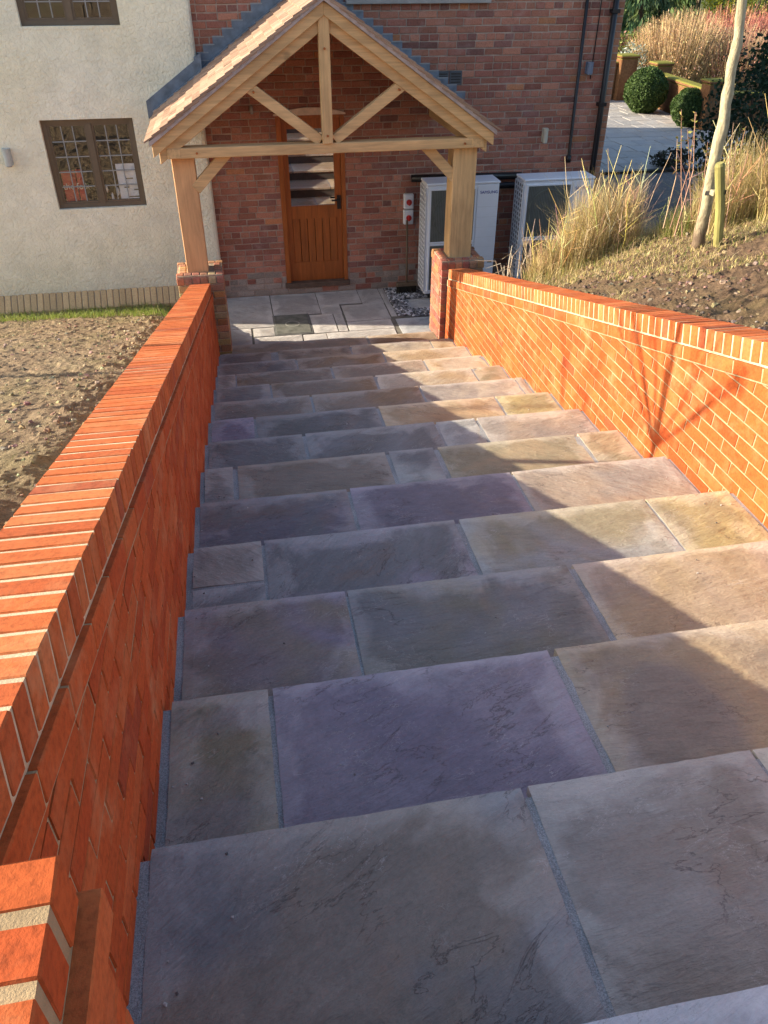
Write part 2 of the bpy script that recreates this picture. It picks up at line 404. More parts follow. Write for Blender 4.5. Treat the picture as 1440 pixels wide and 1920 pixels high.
SLABC = [((.30, .27, .27), (.36, .34, .33)), ((.26, .25, .24), (.33, .32, .31)), ((.33, .30, .27), (.38, .36, .33))]
def slab_obj(name, x0, x1, y0, y1, z, c1, c2, parent, th=.035, cell=.05, amp=.0022, mat=None, chip=.003):
    nx = max(2, int((x1-x0)/cell)); ny = max(2, int((y1-y0)/cell)); vs = []; fs = []; ec = []
    sd_ = R.uniform(0, 90)
    for j in range(ny+1):
        for i in range(nx+1):
            x = x0+(x1-x0)*i/nx; y = y0+(y1-y0)*j/ny; e = 0
            zz = noise.noise((x*3.1+sd_, y*5, sd_))*amp*1.6+noise.noise((x*11+sd_, y*17, 2))*amp*.7
            if i in (0, nx): x += (-1 if i else 1)*abs(noise.noise((y*14, sd_, i)))*chip*1.4; e = 1
            if j in (0, ny): y += (-1 if j else 1)*abs(noise.noise((x*14, sd_, j+5)))*chip*1.4; e = 1
            vs.append((x, y, z+zz-(.003 if e else 0))); ec.append((min(1, min(x-x0, x1-x, y-y0+.05, y1-y)/.22), min(1, (y1-y)/.13)))
    for j in range(ny):
        for i in range(nx):
            a = j*(nx+1)+i; fs.append((a, a+1, a+nx+2, a+nx+1))
    ring = [i for i in range(nx+1)]+[(j)*(nx+1)+nx for j in range(1, ny+1)]+[ny*(nx+1)+i for i in range(nx-1, -1, -1)]+[j*(nx+1) for j in range(ny-1, 0, -1)]
    b = len(vs)
    for k in ring: vs.append((vs[k][0], vs[k][1], z-th))
    n = len(ring)
    for k in range(n): fs.append((ring[k], b+k, b+(k+1) % n, ring[(k+1) % n]))
    me = bpy.data.meshes.new(name); me.from_pydata(vs, [], fs)
    ca = me.color_attributes.new('Col', 'FLOAT_COLOR', 'POINT'); ec += [(0, 0)]*(len(vs)-len(ec))
    ca.data.foreach_set('color', [q for a_ in ec for q in (max(0, a_[0]), max(0, a_[1]), 0, 1)])
    o = obj(name, me, mat or M_SLAB, parent, color=c1); o['tint'] = [c2[0], c2[1], c2[2]]
    return o

y = 16.56
tslab = {}
while y < 26.2:
    dpt = R.choice((.45, .6, .6)); x = 5.0+R.uniform(0, .4)
    while x < 13.2:
        wd = R.choice((.45, .6, .9))
        if x > 6.4:
            k = (wd, dpt)
            if k not in tslab: tslab[k] = [box_mesh(wd-.02, dpt-.02, .04, .004)]
            c = R.uniform(.15, .23)
            o = obj('paving_slab', tslab[k][0], M_SLAB, tr, (x+wd/2, y+dpt/2, R.uniform(-.002, .004)), color=(c*.98, c, c*1.02)); o['tint'] = [c*1.1, c*1.05, c*.98]
        x += wd
    y += dpt

# ---------------------------------------------------------------- setting: stairs
st = empty('stairs', (0, 0, 0), kind='structure')
bm_ = MB()
for i in range(0, 15):
    y0 = Yn(i-1)-.03 if i else -6; y1 = Yn(i)-.03
    bm_.box(-.45, 2.35, y0, y1, -.3, Zn(i)-.005)
bm_.build('step_bed', M_JNT, st)
M_RISER = mat_plain('riser_stone', (.085, .078, .075), .8, .3, 8, .3)
for i in range(0, 15):
    b = MB(); b.box(-.36, 2.28, Yn(i)-.0295, Yn(i)-.018, Zn(i+1)-.03 if i < 14 else -.02, Zn(i)-.036); b.build('riser', M_RISER, st)
P = dict(lilac=(.345, .305, .345), purple=(.272, .238, .29), dpurple=(.21, .188, .215), slate=(.23, .228, .225), dslate=(.195, .188, .175),
         olive=(.30, .268, .175), dolive=(.232, .217, .168), tan=(.43, .335, .205), brown=(.30, .22, .14), pink=(.41, .335, .25), grey=(.335, .305, .265),
         blue=(.335, .345, .325), yell=(.40, .345, .17), pale=(.48, .425, .325), lav=(.46, .44, .45), gbrown=(.29, .245, .195), rust=(.385, .25, .14))
rows = {  # nosing joints in photo pixels (along each nosing line) and the two stone tones of each slab
 0: [(380, 1440+330, 'lav', 'lav')],
 1: [(285, 975, 'gbrown', 'slate'), (990, 1405, 'gbrown', 'grey'), (1412, 1700, 'pale', 'grey')],
 2: [(320, 500, 'olive', 'grey'), (510, 1025, 'purple', 'lilac'), (1040, 1600, 'gbrown', 'tan')],
 3: [(345, 645, 'purple', 'gbrown'), (650, 1060, 'dolive', 'slate'), (1072, 1530, 'pink', 'tan')],
 4: [(358, 488, 'grey', 'slate'), (495, 850, 'lilac', 'slate'), (860, 1205, 'olive', 'blue'), (1210, 1372, 'yell', 'olive')],
 5: [(375, 648, 'dpurple', 'slate'), (655, 955, 'purple', 'dpurple'), (960, 1252, 'pink', 'grey')],
 6: [(385, 435, 'slate', 'grey'), (445, 720, 'brown', 'gbrown'), (728, 810, 'blue', 'slate'), (820, 1075, 'tan', 'olive'), (1082, 1160, 'tan', 'olive')],
 7: [(392, 565, 'slate', 'dslate'), (572, 812, 'slate', 'dslate'), (817, 888, 'olive', 'blue'), (894, 1090, 'pink', 'grey')],
 8: [(397, 474, 'slate', 'purple'), (479, 703, 'dslate', 'slate'), (709, 924, 'rust', 'tan'), (929, 1037, 'olive', 'yell')],
 9: [(400, 579, 'gbrown', 'slate'), (584, 782, 'brown', 'gbrown'), (787, 962, 'pale', 'grey'), (965, 990, 'pink', 'grey')],
 10: [(405, 504, 'slate', 'grey'), (508, 698, 'gbrown', 'brown'), (703, 880, 'tan', 'pale'), (884, 952, 'tan', 'olive')],
 11: [(412, 440, 'grey', 'pale'), (443, 617, 'brown', 'gbrown'), (622, 790, 'gbrown', 'pink'), (794, 912, 'pale', 'tan')],
 12: [(415, 553, 'slate', 'grey'), (556, 714, 'gbrown', 'brown'), (718, 878, 'pale', 'tan')],
 13: [(419, 506, 'slate', 'gbrown'), (520, 653, 'pink', 'gbrown'), (656, 802, 'pale', 'grey'), (805, 850, 'tan', 'pale')],
 14: [(430, 684, 'grey', 'pink'), (689, 836, 'brown', 'pink')]}
def lineX(i, px):       # x on nosing i for a pixel column
    lo = at((px, 400), Y=Yn(i)); v = None
    # solve row so that the point lies on the nosing line
    a, b = -1.2, 4.0
    def f(x):
        d = Vector((x, Yn(i), Zn(i)))-CAM; return 720+FPX*d.dot(RT)/d.dot(FW)
    for _ in range(40):
        m_ = (a+b)/2
        if f(m_) < px: a = m_
        else: b = m_
    return a
for i, row in rows.items():
    for k, (pa, pb, ca, cb) in enumerate(row):
        x0, x1 = lineX(i, pa), lineX(i, pb)
        if k == 0: x0 = XLF(Yn(i))+.024
        if k == len(row)-1: x1 = XRW-.018
        if k < len(row)-1: x1 = min(x1, lineX(i, row[k+1][0])-.011)+.003
        y1 = Yn(i)+R.uniform(-.003, .003); y0 = (Yn(i-1)-.022) if i else -.55
        va = .88+R.uniform(-.06, .06)
        c1 = tuple(c*va for c in P[ca]); c2 = tuple(c*va for c in P[cb])
        z = Zn(i)+R.uniform(-.0015, .0015); cell = .035 if i < 6 else .06
        if i == 14: y0 = Yn(13)-.02
        if i == 4 and k == 0:
            ym_ = at((420, 1098), Z=Zn(4)).y
            slab_obj('paving_slab', x0, x1, ym_+.007, y1, z, c1, c2, st, cell=cell)
            slab_obj('paving_slab', x0, x1, y0, ym_-.007, z, P['blue'], P['slate'], st, cell=cell)
        else: slab_obj('paving_slab', x0, x1, y0, y1, z, c1, c2, st, cell=cell)
slab_obj('paving_slab', XLF(0)+.03, .95, -1.4, -.57, Zn(0), P['grey'], P['lilac'], st)
slab_obj('paving_slab', .96, XRW-.018, -1.4, -.57, Zn(0), P['tan'], P['gbrown'], st)

b = MB(); cr = [box_mesh(.006, .005, .004, .001, .0008, q) for q in range(4)]
for _ in range(150):
    i = R.randint(1, 10); x = R.choice((R.uniform(XLF(3)+.03, XRW-.05), XLF(3)+.03+R.random()**2*.3, XRW-.02-R.random()**2*.3)); yy = Yn(i)-.02-R.random()*.5; g = R.choice((.12, .2, .35, .5))
    append_mesh(b, R.choice(cr), Matrix.Translation((x, yy, Zn(i)+.003)) @ Matrix.Rotation(R.uniform(0, 6), 4, 'Z') @ Matrix.Scale(R.uniform(.5, 1.3), 4), (g, g*.95, g*.88))
tag(b.build('grit', mat_brick('grit_crumbs', True, (.4, .4, .4), .1), fixn=False), 'loose crumbs of mortar grit on the stone steps', 'grit', kind='stuff')
# ---------------------------------------------------------------- setting: patio
pt = empty('patio', (0, 0, 0), kind='structure')
pm = MB(); pm.box(-.62, 2.75, 8.6, 10.47, -.3, -.010); pm.build('patio_bed', M_JNTP, pt)
PG = (.47, .46, .44); PB = (.38, .42, .45)
for (x0, x1, y0, y1, c) in [(-.60, .345, 9.345, 10.44, PG), (.36, .965, 9.69, 10.44, PG), (.975, 1.54, 9.965, 10.44, PG), (1.55, 1.835, 9.91, 10.44, PG),
    (.975, 1.235, 9.645, 9.95, PG), (1.258, 1.825, 9.345, 9.90, PG), (.81, 1.105, 9.05, 9.635, PG), (1.12, 1.228, 9.045, 9.63, PG),
    (1.25, 1.81, 9.04, 9.325, PG), (-.60, .05, 8.78, 9.335, PG), (.078, .33, 9.06, 9.315, PG), (.078, .65, 8.78, 9.03, PG), (.668, .945, 8.78, 9.01, PG),
    (.955, 1.80, 8.78, 9.02, PG), (1.845, 1.915, 9.42, 10.44, PG), (1.875, 2.70, 8.78, 9.315, PB), (2.14, 2.70, 9.62, 9.97, PG)]:
    v = R.uniform(.93, 1.06); c1 = tuple(q*v for q in c); c2 = tuple(q*v*.93 for q in c)
    slab_obj('paving_slab', x0-.001, x1+.001, y0-.001, y1+.001, R.uniform(-.001, .0015), c1, c2, pt, cell=.08, chip=.004)
mc = empty('manhole_cover', (.57, 9.37, 0), 'square grey recessed manhole cover set among the pale patio slabs', 'manhole cover')
b = MB(); b.box(-.232, .232, -.325, .325, -.02, .001); b.build('frame', mat_plain('manhole_steel', (.17, .175, .165), .5, .25, 10, .2), mc, bevel=.002)
b = MB(); b.box(-.21, .21, -.30, .30, .001, .006); cv = b.build('cover', mat_plain('manhole_concrete', (.15, .155, .135), .8, .4, 9, .4), mc, bevel=.002)
b = MB()
for k in range(24):
    a0, a1 = 2*math.pi*k/24, 2*math.pi*(k+1)/24
    b.add([(math.cos(a)*r, math.sin(a)*r, .0075) for a in (a0, a1) for r in (.075, .095)], [(0, 1, 3, 2)])
b.build('ring', M_PAPER if False else mat_plain('worn_ring', (.27, .27, .24), .7, .3, 20, .2), cv)
# pebbles
b = MB(); pebs = [box_mesh(.034, .026, .018, .007, .003, s) for s in range(5)]
def in_gravel(x, y): return (1.93 < x < 2.14 and 9.40 < y < 10.40) or (2.12 < x < 2.7 and 9.36 < y < 9.6) or (2.1 < x < 2.7 and 10.0 < y < 10.4)
n = 0
while n < 1500:
    x, y = R.uniform(1.92, 2.7), R.uniform(9.34, 10.42)
    if not in_gravel(x, y): continue
    n += 1; g = R.choice((.08, .12, .18, .26, .40, .6)); s = R.uniform(.6, 1.25)
    Mx = Matrix.Translation((x, y, R.uniform(-.006, .014))) @ Matrix.Rotation(R.uniform(0, 6.3), 4, 'Z') @ Matrix.Rotation(R.uniform(-.5, .5), 4, 'X') @ Matrix.Scale(s, 4)
    append_mesh(b, R.choice(pebs), Mx, (g, g*1.0, g*1.04))
tag(b.build('gravel', mat_brick('pebbles', True, (.4, .4, .4), .1), fixn=False), 'grey and white pebbles in a strip beside the patio slabs', 'gravel', kind='stuff')

# ---------------------------------------------------------------- brick garden walls with sloping coping
CV = variants(6, .215, .0612, .103, .003, .0012)
SV = variants(5, .1025, .2172, .066, .003, .001)
FV = variants(8, .1025, .2182, .0684, .003, .0012)
def new_brick_col(r=R):
    k = r.random(); v = r.uniform(.91, 1.09)
    c = (.41, .084, .020) if k < .55 else (.36, .066, .016) if k < .8 else (.44, .108, .030) if k < .96 else (.31, .062, .022)
    return tuple(q*v for q in c)
def garden_wall(name, x0fun, sgn, ystart, yend, label, rot, npart=300, yvis=0):
    root = empty(name, (x0fun(0), 0, 0), label, 'wall', rz=rot)
    ct, stt = math.cos(TH), math.sin(TH)
    top = lambda Y: nl(Y)+.77
    L = (yend-ystart)/ct
    def on(tl, nn): return ystart+tl*ct+nn*stt, top(ystart)-tl*stt+nn*ct
    # mortar core
    b = MB()
    def band(n0, n1, xa, xb):
        pl = []
        for Y in (ystart, yend):
            for nn in (n0, n1): pl.append((Y, top(Y)+nn/ct))
        b.prism([pl[0], pl[2], pl[3], pl[1]], xa, xb, 'x')
    s = sgn
    band(-.0030, -.114, -s*.0075, -s*(.004+.2125)); b.build('coping_mortar', M_MORC, root); b = MB()
    band(-.1155, -.185, s*.0062, -s*.2); 
    pl = [(ystart, top(ystart)-.185/ct), (yend, top(yend)-.185/ct), (yend, -.3), (ystart, -.3)]
    b.prism(pl, -s*.003, -s*.215, 'x')
    b.build('mortar', M_MOR, root)
    # coping bricks on edge, square to the slope
    n = int(L/.0752)
    for k in range(n):
        tl = (k+.5)*L/n; Yc, Zc_ = on(tl, -.0515+R.uniform(-.0007, .0007))
        obj('coping_brick', R.choice(CV), M_BRK, root, (-s*(.004+.1075)+R.uniform(-.0008, .0008), Yc, Zc_), (-TH+R.uniform(-.006, .006), 0, R.uniform(-.004, .004)), tuple(q*f for q, f in zip(new_brick_col(), (1.08, 1.3, 1.5))))
    # string course
    n = int(L/.225)
    for k in range(n):
        tl = (k+.5)*L/n; Yc, Zc_ = on(tl, -.113-.0325)
        obj('string_brick', R.choice(SV), M_BRK, root, (s*.009-s*.0512, Yc, Zc_), (-TH, 0, 0), new_brick_col())
    # level courses below
    lst = []
    zs = lambda Y: top(Y)-.1885/ct
    k = 0
    while k*.075 < 3.2:
        z0, z1 = k*.075+.004, k*.075+.069; off = (.1125 if k % 2 else 0)+R.uniform(-.008, .008)
        j = int((ystart-.3)/.225)-1
        while True:
            y0 = j*.225+off; y1 = y0+.215; j += 1
            if y0 > yend: break
            if y1 < ystart+.01: continue
            ya, yb = max(y0, ystart), min(y1, yend)
            if z0 > zs(ya) or z1 < nl(yb)-.19 or yb-ya < .02: continue
            lst.append((ya, yb, z0, z1))
        k += 1
    vis = sorted([q for q in lst if q[0] > yvis], key=lambda q: q[0])[:npart]; vs_ = set(vis)
    far = MB()
    for q in lst:
        ya, yb, z0, z1 = q; col = new_brick_col(); xf = s*(.0+R.uniform(-.0012, .0012))
        full = z1 < zs(yb) and yb-ya > .21
        if q in vs_:
            if full: obj('brick', R.choice(FV), M_BRK, root, (xf-s*.0512, (ya+yb)/2, (z0+z1)/2), None, col)
            else:
                pl = clip([(ya, z0), (yb, z0), (yb, z1), (ya, z1)], lambda p: p[1]-zs(p[0]))
                if len(pl) > 2: m = MB(); m.prism(pl, xf, xf-s*.1, 'x'); m.build('brick', M_BRK, root, color=col)
        else:
            pl = clip([(ya, z0), (yb, z0), (yb, z1), (ya, z1)], lambda p: p[1]-zs(p[0]))
            if len(pl) > 2: far.prism(pl, xf, xf-s*.1, 'x', col)
    if far.v: tag(far.build('brickwork', M_BRKV, root), kind='stuff')
    return root
wl = garden_wall('garden_wall', XLF, 1, .60, 8.46, 'orange brick garden wall with sloping brick-on-edge coping down the left of the steps', -.0062, 300, .6)
wr = garden_wall('garden_wall', lambda y: XRW, -1, -.6, 8.42, 'sunlit orange brick garden wall with sloping coping on the right of the steps', 0, 300, 2.3)

# near end pier of the left wall, level coping
lp = empty('end_pier', (0, 0, 0), parent=wl); 
lp.matrix_parent_inverse = wl.matrix_basis.inverted()
wl_inv = Matrix.Translation((XLF(0), 0, 0)) @ Matrix.Rotation(-.0062, 4, 'Z')
lp.matrix_parent_inverse = wl_inv.inverted()
ZT = 2.91; PX = -.282
b = MB(); b.box(PX-.44, PX-.003, -1.2, .572, 1.9, ZT-.004); b.box(PX-.3, PX+.020, -1.2, .585, ZT-.178, ZT-.1155); b.build('mortar', M_MOR, lp)
k = 0
yy = .577
while yy > -.6:
    for q in (0, 1):
        obj('coping_brick', R.choice(CV), M_BRK, lp, (PX-.1075-q*.225, yy-.0325, ZT-.0515+R.uniform(-.001, .001)), (0, 0, R.uniform(-.006, .006)), new_brick_col())
    yy -= .079
yy = .592
while yy > -.6:
    obj('string_brick', R.choice(SV), M_BRK, lp, (PX+.025-.0512, yy-.1075, ZT-.113-.0325), None, new_brick_col()); yy -= .225
for c in range(9):
    z = ZT-.113-.075-.075*c-.0325+.0; yy = .577+(.0 if c % 2 else .1125)
    while yy > -.5:
        y1 = min(yy, .577); y0 = yy-.215
        if y1-y0 > .05:
            m = MB(); m.box(PX-.1, PX+.002, y0, y1, z-.0325, z+.0325); m.build('brick', M_BRK, lp, bevel=.003, color=new_brick_col())
        yy -= .225

# ---------------------------------------------------------------- house
YH, YR = 10.46, 10.345
HX0, HX1, HYB, EAVE = -4.3, 4.87, 22.4, 4.15
XB = -.238                                # boundary between render and brick
house = empty('house', (1, 10.46, 0), 'two storey house front of white roughcast render and old red brick', 'house')
HI = house.matrix_basis.copy(); HINV = Matrix.Translation((-1, -10.46, 0))
def hpart(mb, name, mat, parent=None, **k):
    o = mb.build(name, mat, parent or house, **k)
    if parent is None: o.matrix_parent_inverse = HINV
    return o
def hempty(name):
    o = empty(name, (0, 0, 0), parent=house); o.matrix_parent_inverse = HINV; return o
def wall_holes(mb, x0, x1, z0, z1, y0, y1, holes):
    xs = sorted({x0, x1, *[h for q in holes for h in q[:2]]}); zs = sorted({z0, z1, *[h for q in holes for h in q[2:]]})
    for i in range(len(xs)-1):
        for j in range(len(zs)-1):
            cx, cz = (xs[i]+xs[i+1])/2, (zs[j]+zs[j+1])/2
            if any(q[0] < cx < q[1] and q[2] < cz < q[3] for q in holes): continue
            mb.box(xs[i], xs[i+1], y0, y1, zs[j], zs[j+1])
WIN1 = (-2.075, -1.045, 1.255, 2.232); WIN2 = (-2.035, -1.005, 3.14, 4.02)
DOOR = (.600, 1.437, .135, 2.215)
# render wall with a soft outer corner
b = MB(); wall_holes(b, HX0, XB-.05, -.1, EAVE, YR, YR+.30, [WIN1, WIN2])
pl = [(XB-.05, YR), (XB-.02, YR+.008), (XB-.005, YR+.035), (XB, YR+.08), (XB, YR+.3), (XB-.05, YR+.3)]
b.prism(pl, -.1, EAVE, 'z'); hpart(b, 'render_wall', M_RENDER)
b = MB(); wall_holes(b, XB-.02, HX1-.004, -.1, EAVE, YH+.006, YH+.30, [DOOR]); fw = hpart(b, 'brick_wall', M_MORH)
# flanks, back and roof
b = MB(); b.box(HX0, HX0+.3, YR+.31, HYB, -.1, EAVE); b.box(HX1-.3, HX1-.006, YH+.31, HYB, -.1, EAVE); b.box(HX0+.31, HX1-.31, HYB-.3, HYB, -.1, EAVE); hpart(b, 'flank_wall', M_MORH)
b = MB(); ym2 = (YH+HYB)/2; b.prism([(YH-.25, EAVE-.1), (HYB+.3, EAVE-.1), (ym2, EAVE+4.2)], HX0-.15, HX1+.15, 'x'); hpart(b, 'roof', M_TILEV if False else mat_plain('roof_tile', (.20, .11, .08), .8, .3, 6, .3))
b = MB()
for (x0, x1, z0, z1) in ((HX0+.35, XB-.3, -.05, 2.7), (HX0+.35, XB-.3, 2.8, 4.1), (.2, 2.2, -.05, 2.6)):
    yy0 = 10.66 if x1 < 0 else 10.78
    b.box(x0, x1, yy0+2.2, yy0+2.3, z0, z1); b.box(x0, x0+.05, yy0+.12, yy0+2.2, z0, z1); b.box(x1-.05, x1, yy0+.12, yy0+2.2, z0, z1); b.box(x0, x1, yy0+.12, yy0+2.2, z0, z0+.05); b.box(x0, x1, yy0+.12, yy0+2.2, z1-.05, z1)
hpart(b, 'interior', M_DARK)
# old bricks
HV = variants(8, .218, .05, .066, .005, .0025); HH = variants(5, .106, .05, .066, .005, .0025)
def old_col(z):
    k = R.random(); v = R.uniform(.78, 1.18)
    c = (.36, .150, .100) if k < .45 else (.30, .118, .085) if k < .72 else (.40, .175, .115) if k < .9 else (.23, .105, .085) if k < .975 else (.43, .18, .09)
    if z < .28 and R.random() < .6: c = (.34, .27, .22)
    return tuple(q*v for q in c)
lst = []
k = 0; CH = .0772
while k*CH < 3.75:
    z0 = k*CH+.004; hd = (k % 4 == 2); pit = .116 if hd else .229; x = XB-.02-(R.uniform(0, .06)+(.11 if k % 2 else 0))
    while x < HX1:
        x0, x1 = x+.005, x+pit-.005; x += pit
        x0 = max(x0, XB-.01); x1 = min(x1, HX1)
        if x1-x0 < .03: continue
        zc = z0+.033
        if DOOR[2]-.02 < zc < DOOR[3]+.02:
            if x0 < DOOR[0] < x1: x1 = DOOR[0]-.002
            elif x0 < DOOR[1] < x1: x0 = DOOR[1]+.002
            elif DOOR[0] <= x0 and x1 <= DOOR[1]: continue
            if x1-x0 < .03: continue
        lst.append((x0, x1, zc, hd))
    k += 1
def score(q):
    x, z = (q[0]+q[1])/2, q[2]
    s = 0
    if x > 2.75 and z > 1.5 and z < 3.3: s += 2
    elif z < 2.1 and x < 2.1 and z > .05: s += 1.2
    elif z < 3.3: s += .5
    return s-abs(x-3.8)*.01+(.3 if not q[3] else 0)
top = set(sorted(lst, key=score, reverse=True)[:300]); far = MB()
for q in lst:
    x0, x1, zc, hd = q; c = old_col(zc); wv = HH if hd else HV; base = .106 if hd else .218
    loc = Vector(((x0+x1)/2, YH+.025+R.uniform(-.004, .003), zc)); rot = (R.uniform(-.02, .02), R.uniform(-.012, .012), R.uniform(-.01, .01))
    if q in top:
        o = obj('brick', R.choice(wv), M_OLD, fw, loc, rot, c); o.scale.x = (x1-x0)/base
    else:
        Mx = Matrix.Translation(loc) @ Matrix.Rotation(rot[1], 4, 'Y') @ Matrix.Diagonal((( x1-x0)/base, 1, 1, 1))
        append_mesh(far, R.choice(wv), Mx, c)
o = far.build('brickwork', M_OLDV, fw, fixn=False); tag(o, kind='stuff')
# corner strip of lighter brickwork right of the downpipe
b = MB(); b.box(4.775, HX1+.004, YH-.012, YH+.02, 0, EAVE); qs = hpart(b, 'quoin_strip', M_MORH)
kz = 0
while kz*CH < 3.5:
    v = R.uniform(.85, 1.15); o = obj('brick', HH[kz % 5], M_OLD, qs, (4.826, YH+.008, kz*CH+.037), (0, 0, 0), (.37*v, .17*v, .10*v)); o.scale.x = .9; kz += 1
# plinth of canted bricks under the render
plm = mat_brick('plinth_brick', False, (.55, .45, .3), .3, .75)
b = MB(); b.prism([(YR+.02, -.1), (YR-.155, -.1), (YR-.165, .078), (YR-.015, .238), (YR+.02, .238)], HX0, -.70, 'x'); pb = hpart(b, 'plinth', M_MORP)
x = HX0+.04; pmesh = []
for s in range(4):
    m = MB(); m.prism([(.0, -.03), (-.165, -.03), (-.175, .085), (-.015, .25), (.0, .25)], -.034, .034, 'x'); me = m.mesh('p', bevel=.006)
    rr = random.Random(s)
    for v in me.vertices: v.co += Vector((rr.uniform(-.002, .002), rr.uniform(-.003, .003), rr.uniform(-.002, .002)))
    pmesh.append(me)
while x < -.72:
    v = R.uniform(.85, 1.12); obj('brick', R.choice(pmesh), plm, pb, (x, YR, R.uniform(-.003, .003)), (0, 0, 0), (.52*v, .37*v, .20*v)); x += .078
# windows
def window(rect, rows, zvis=99):
    x0, x1, z0, z1 = rect; fr = hempty('window'); yf = YR+.055
    b = MB(); t = .055
    b.box(x0, x1, yf, yf+.07, z0, z0+t*.9); b.box(x0, x1, yf, yf+.07, z1-t, z1); b.box(x0, x0+t, yf+.001, yf+.07, z0+t*.9, z1-t); b.box(x1-t, x1, yf+.001, yf+.07, z0+t*.9, z1-t)
    xm = (x0+x1)/2; b.box(xm-.032, xm+.032, yf-.004, yf+.07, z0+t*.9, z1-t)
    b.build('frame', M_FRAME, fr)
    b = MB(); b.box(x0-.02, x1+.02, YR-.004, yf+.02, z0-.03, z0-.001); b.build('sill', M_RENDER, fr)
    for (a, c) in ((x0+t, xm-.032), (xm+.032, x1-t)):
        cs = MB(); u = .022; zb, zt = z0+t*.9, z1-t
        cs.box(a, c, yf+.012, yf+.05, zb, zb+u); cs.box(a, c, yf+.012, yf+.05, zt-u, zt); cs.box(a, a+u, yf+.013, yf+.05, zb+u, zt-u); cs.box(c-u, c, yf+.013, yf+.05, zb+u, zt-u)
        cs.build('casement', M_FRAME, fr)
        a2, c2, zb, zt = a+u, c-u, zb+u, zt-u; cm = MB()
        for i in range(1, 3): xx = a2+(c2-a2)*i/3; cm.box(xx-.0055, xx+.0055, yf+.018, yf+.034, zb, zt)
        for j in range(1, rows): zz = zb+(zt-zb)*j/rows; cm.box(a2, c2, yf+.0195, yf+.0325, zz-.0055, zz+.0055)
        cm.build('lead_came', M_CAME, fr)
        for i in range(3):
            for j in range(rows):
                p0, p1 = a2+(c2-a2)*i/3, a2+(c2-a2)*(i+1)/3; q0, q1 = zb+(zt-zb)*j/rows, zb+(zt-zb)*(j+1)/rows
                m = MB(); e = [R.uniform(-.0016, .0016) for _ in range(4)]
                m.add([(p0, yf+.026+e[0], q0), (p1, yf+.026+e[1], q0), (p1, yf+.026+e[2], q1), (p0, yf+.026+e[3], q1)], [(0, 1, 2, 3)]); m.build('pane', M_GLASS, fr, fixn=False)
window(WIN1, 5); window(WIN2, 5)
# sill of the upper right window, air bricks
b = MB(); b.box(1.49, 3.19, YH-.07, YH+.02, 3.31, 3.42); hpart(b, 'window_sill', M_STONE, bevel=.006)
for x0 in (2.575, 2.742):
    b = MB(); b.box(x0, x0+.158, YH-.008, YH+.03, 2.47, 2.622); av = hpart(b, 'air_brick', mat_plain('slate_vent', (.09, .095, .105), .7, .2, 10, .2) if x0 < 2.6 else bpy.data.materials['slate_vent'], bevel=.003)
    b = MB()
    for r_ in range(4): b.box(x0+.018, x0+.14, YH-.0095, YH-.002, 2.495+r_*.03, 2.507+r_*.03)
    b.build('slot', M_BLACK, av)
# door
dr = hempty('door'); yd = YH+.05
b = MB(); b.box(DOOR[0], .662, YH-.006, yd+.08, DOOR[2], DOOR[3]); b.box(1.388, DOOR[1], YH-.006, yd+.08, DOOR[2], DOOR[3]); b.box(.662, 1.388, YH-.005, yd+.08, 2.15, DOOR[3]); b.build('frame', M_DOOR, dr, bevel=.004)
b = MB(); b.box(DOOR[0]-.02, DOOR[1]+.02, YH-.05, yd+.02, .09, .15); b.build('threshold', mat_plain('worn_threshold', (.13, .085, .06), .8, .3, 10, .3), dr, bevel=.005)
b = MB(); wall_holes(b, .664, 1.386, .152, 2.148, yd, yd+.045, [(.732, 1.302, 1.125, 2.03), (.732, 1.318, .40, .965)]); lf = b.build('leaf', M_DOOR, dr)
for k in range(6):
    w_ = (1.318-.732)/6; x0 = .732+k*w_
    b = MB(); b.box(x0+.003, x0+w_-.003, yd+.010, yd+.03, .39, .975); b.build('board', M_DOOR, lf, bevel=.004)
b = MB(); b.add([(.732, yd+.02, 1.125), (1.302, yd+.02, 1.125), (1.302, yd+.02, 2.03), (.732, yd+.02, 2.03)], [(0, 1, 2, 3)]); b.build('pane', M_DGLASS, lf, fixn=False)
b = MB(); b.box(1.325, 1.375, yd-.008, yd, 1.07, 1.24); b.tube([(1.35, yd-.008, 1.19), (1.35, yd-.05, 1.19), (1.25, yd-.055, 1.19)], .011, 8); b.build('handle', M_BLACK, dr)
b = MB(); N_ = 14
pl = [(.578+(1.455-.578)*i/N_, 2.205+.068*math.sin(math.pi*i/N_)**.8) for i in range(N_+1)]+[(1.455, 2.190), (.578, 2.190)]
b.prism(pl, YH-.022, YH+.02, 'y'); b.build('arch', mat_plain('pale_arch', (.70, .54, .42), .8, .2, 14, .2), dr)
# downpipes, cable
def pipe(pts, r, name='downpipe'):
    b = MB(); b.tube(pts, r, 10); o = hpart(b, name, M_BLACK, smooth=True)
    return o
dp = pipe([(4.735, YH-.06, 4.1), (4.745, YH-.06, -.02)], .036)
for z in (2.2, 3.2):
    b = MB(); b.box(4.69, 4.79, YH-.1, YH, z, z+.04); b.build('bracket', M_BLACK, dp).matrix_parent_inverse = Matrix.Identity(4)
pipe([(4.365, YH-.05, 4.1), (4.39, YH-.05, 1.60), (4.39, YH-.06, 1.56)], .02); pipe([(4.39, YH-.055, 1.63), (4.39, YH-.055, 1.545)], .032, 'pipe_end')
pipe([(4.58, YH-.012, 4.1), (4.57, YH-.012, 3.3), (4.56, YH-.012, 2.5)], .006, 'cable')
pipe([(2.28, YH-.07, 1.43), (3.75, YH-.07, 1.41)], .045, 'pipe'); pipe([(3.2, YH-.1, 1.31), (3.8, YH-.1, 1.30)], .04, 'pipe')
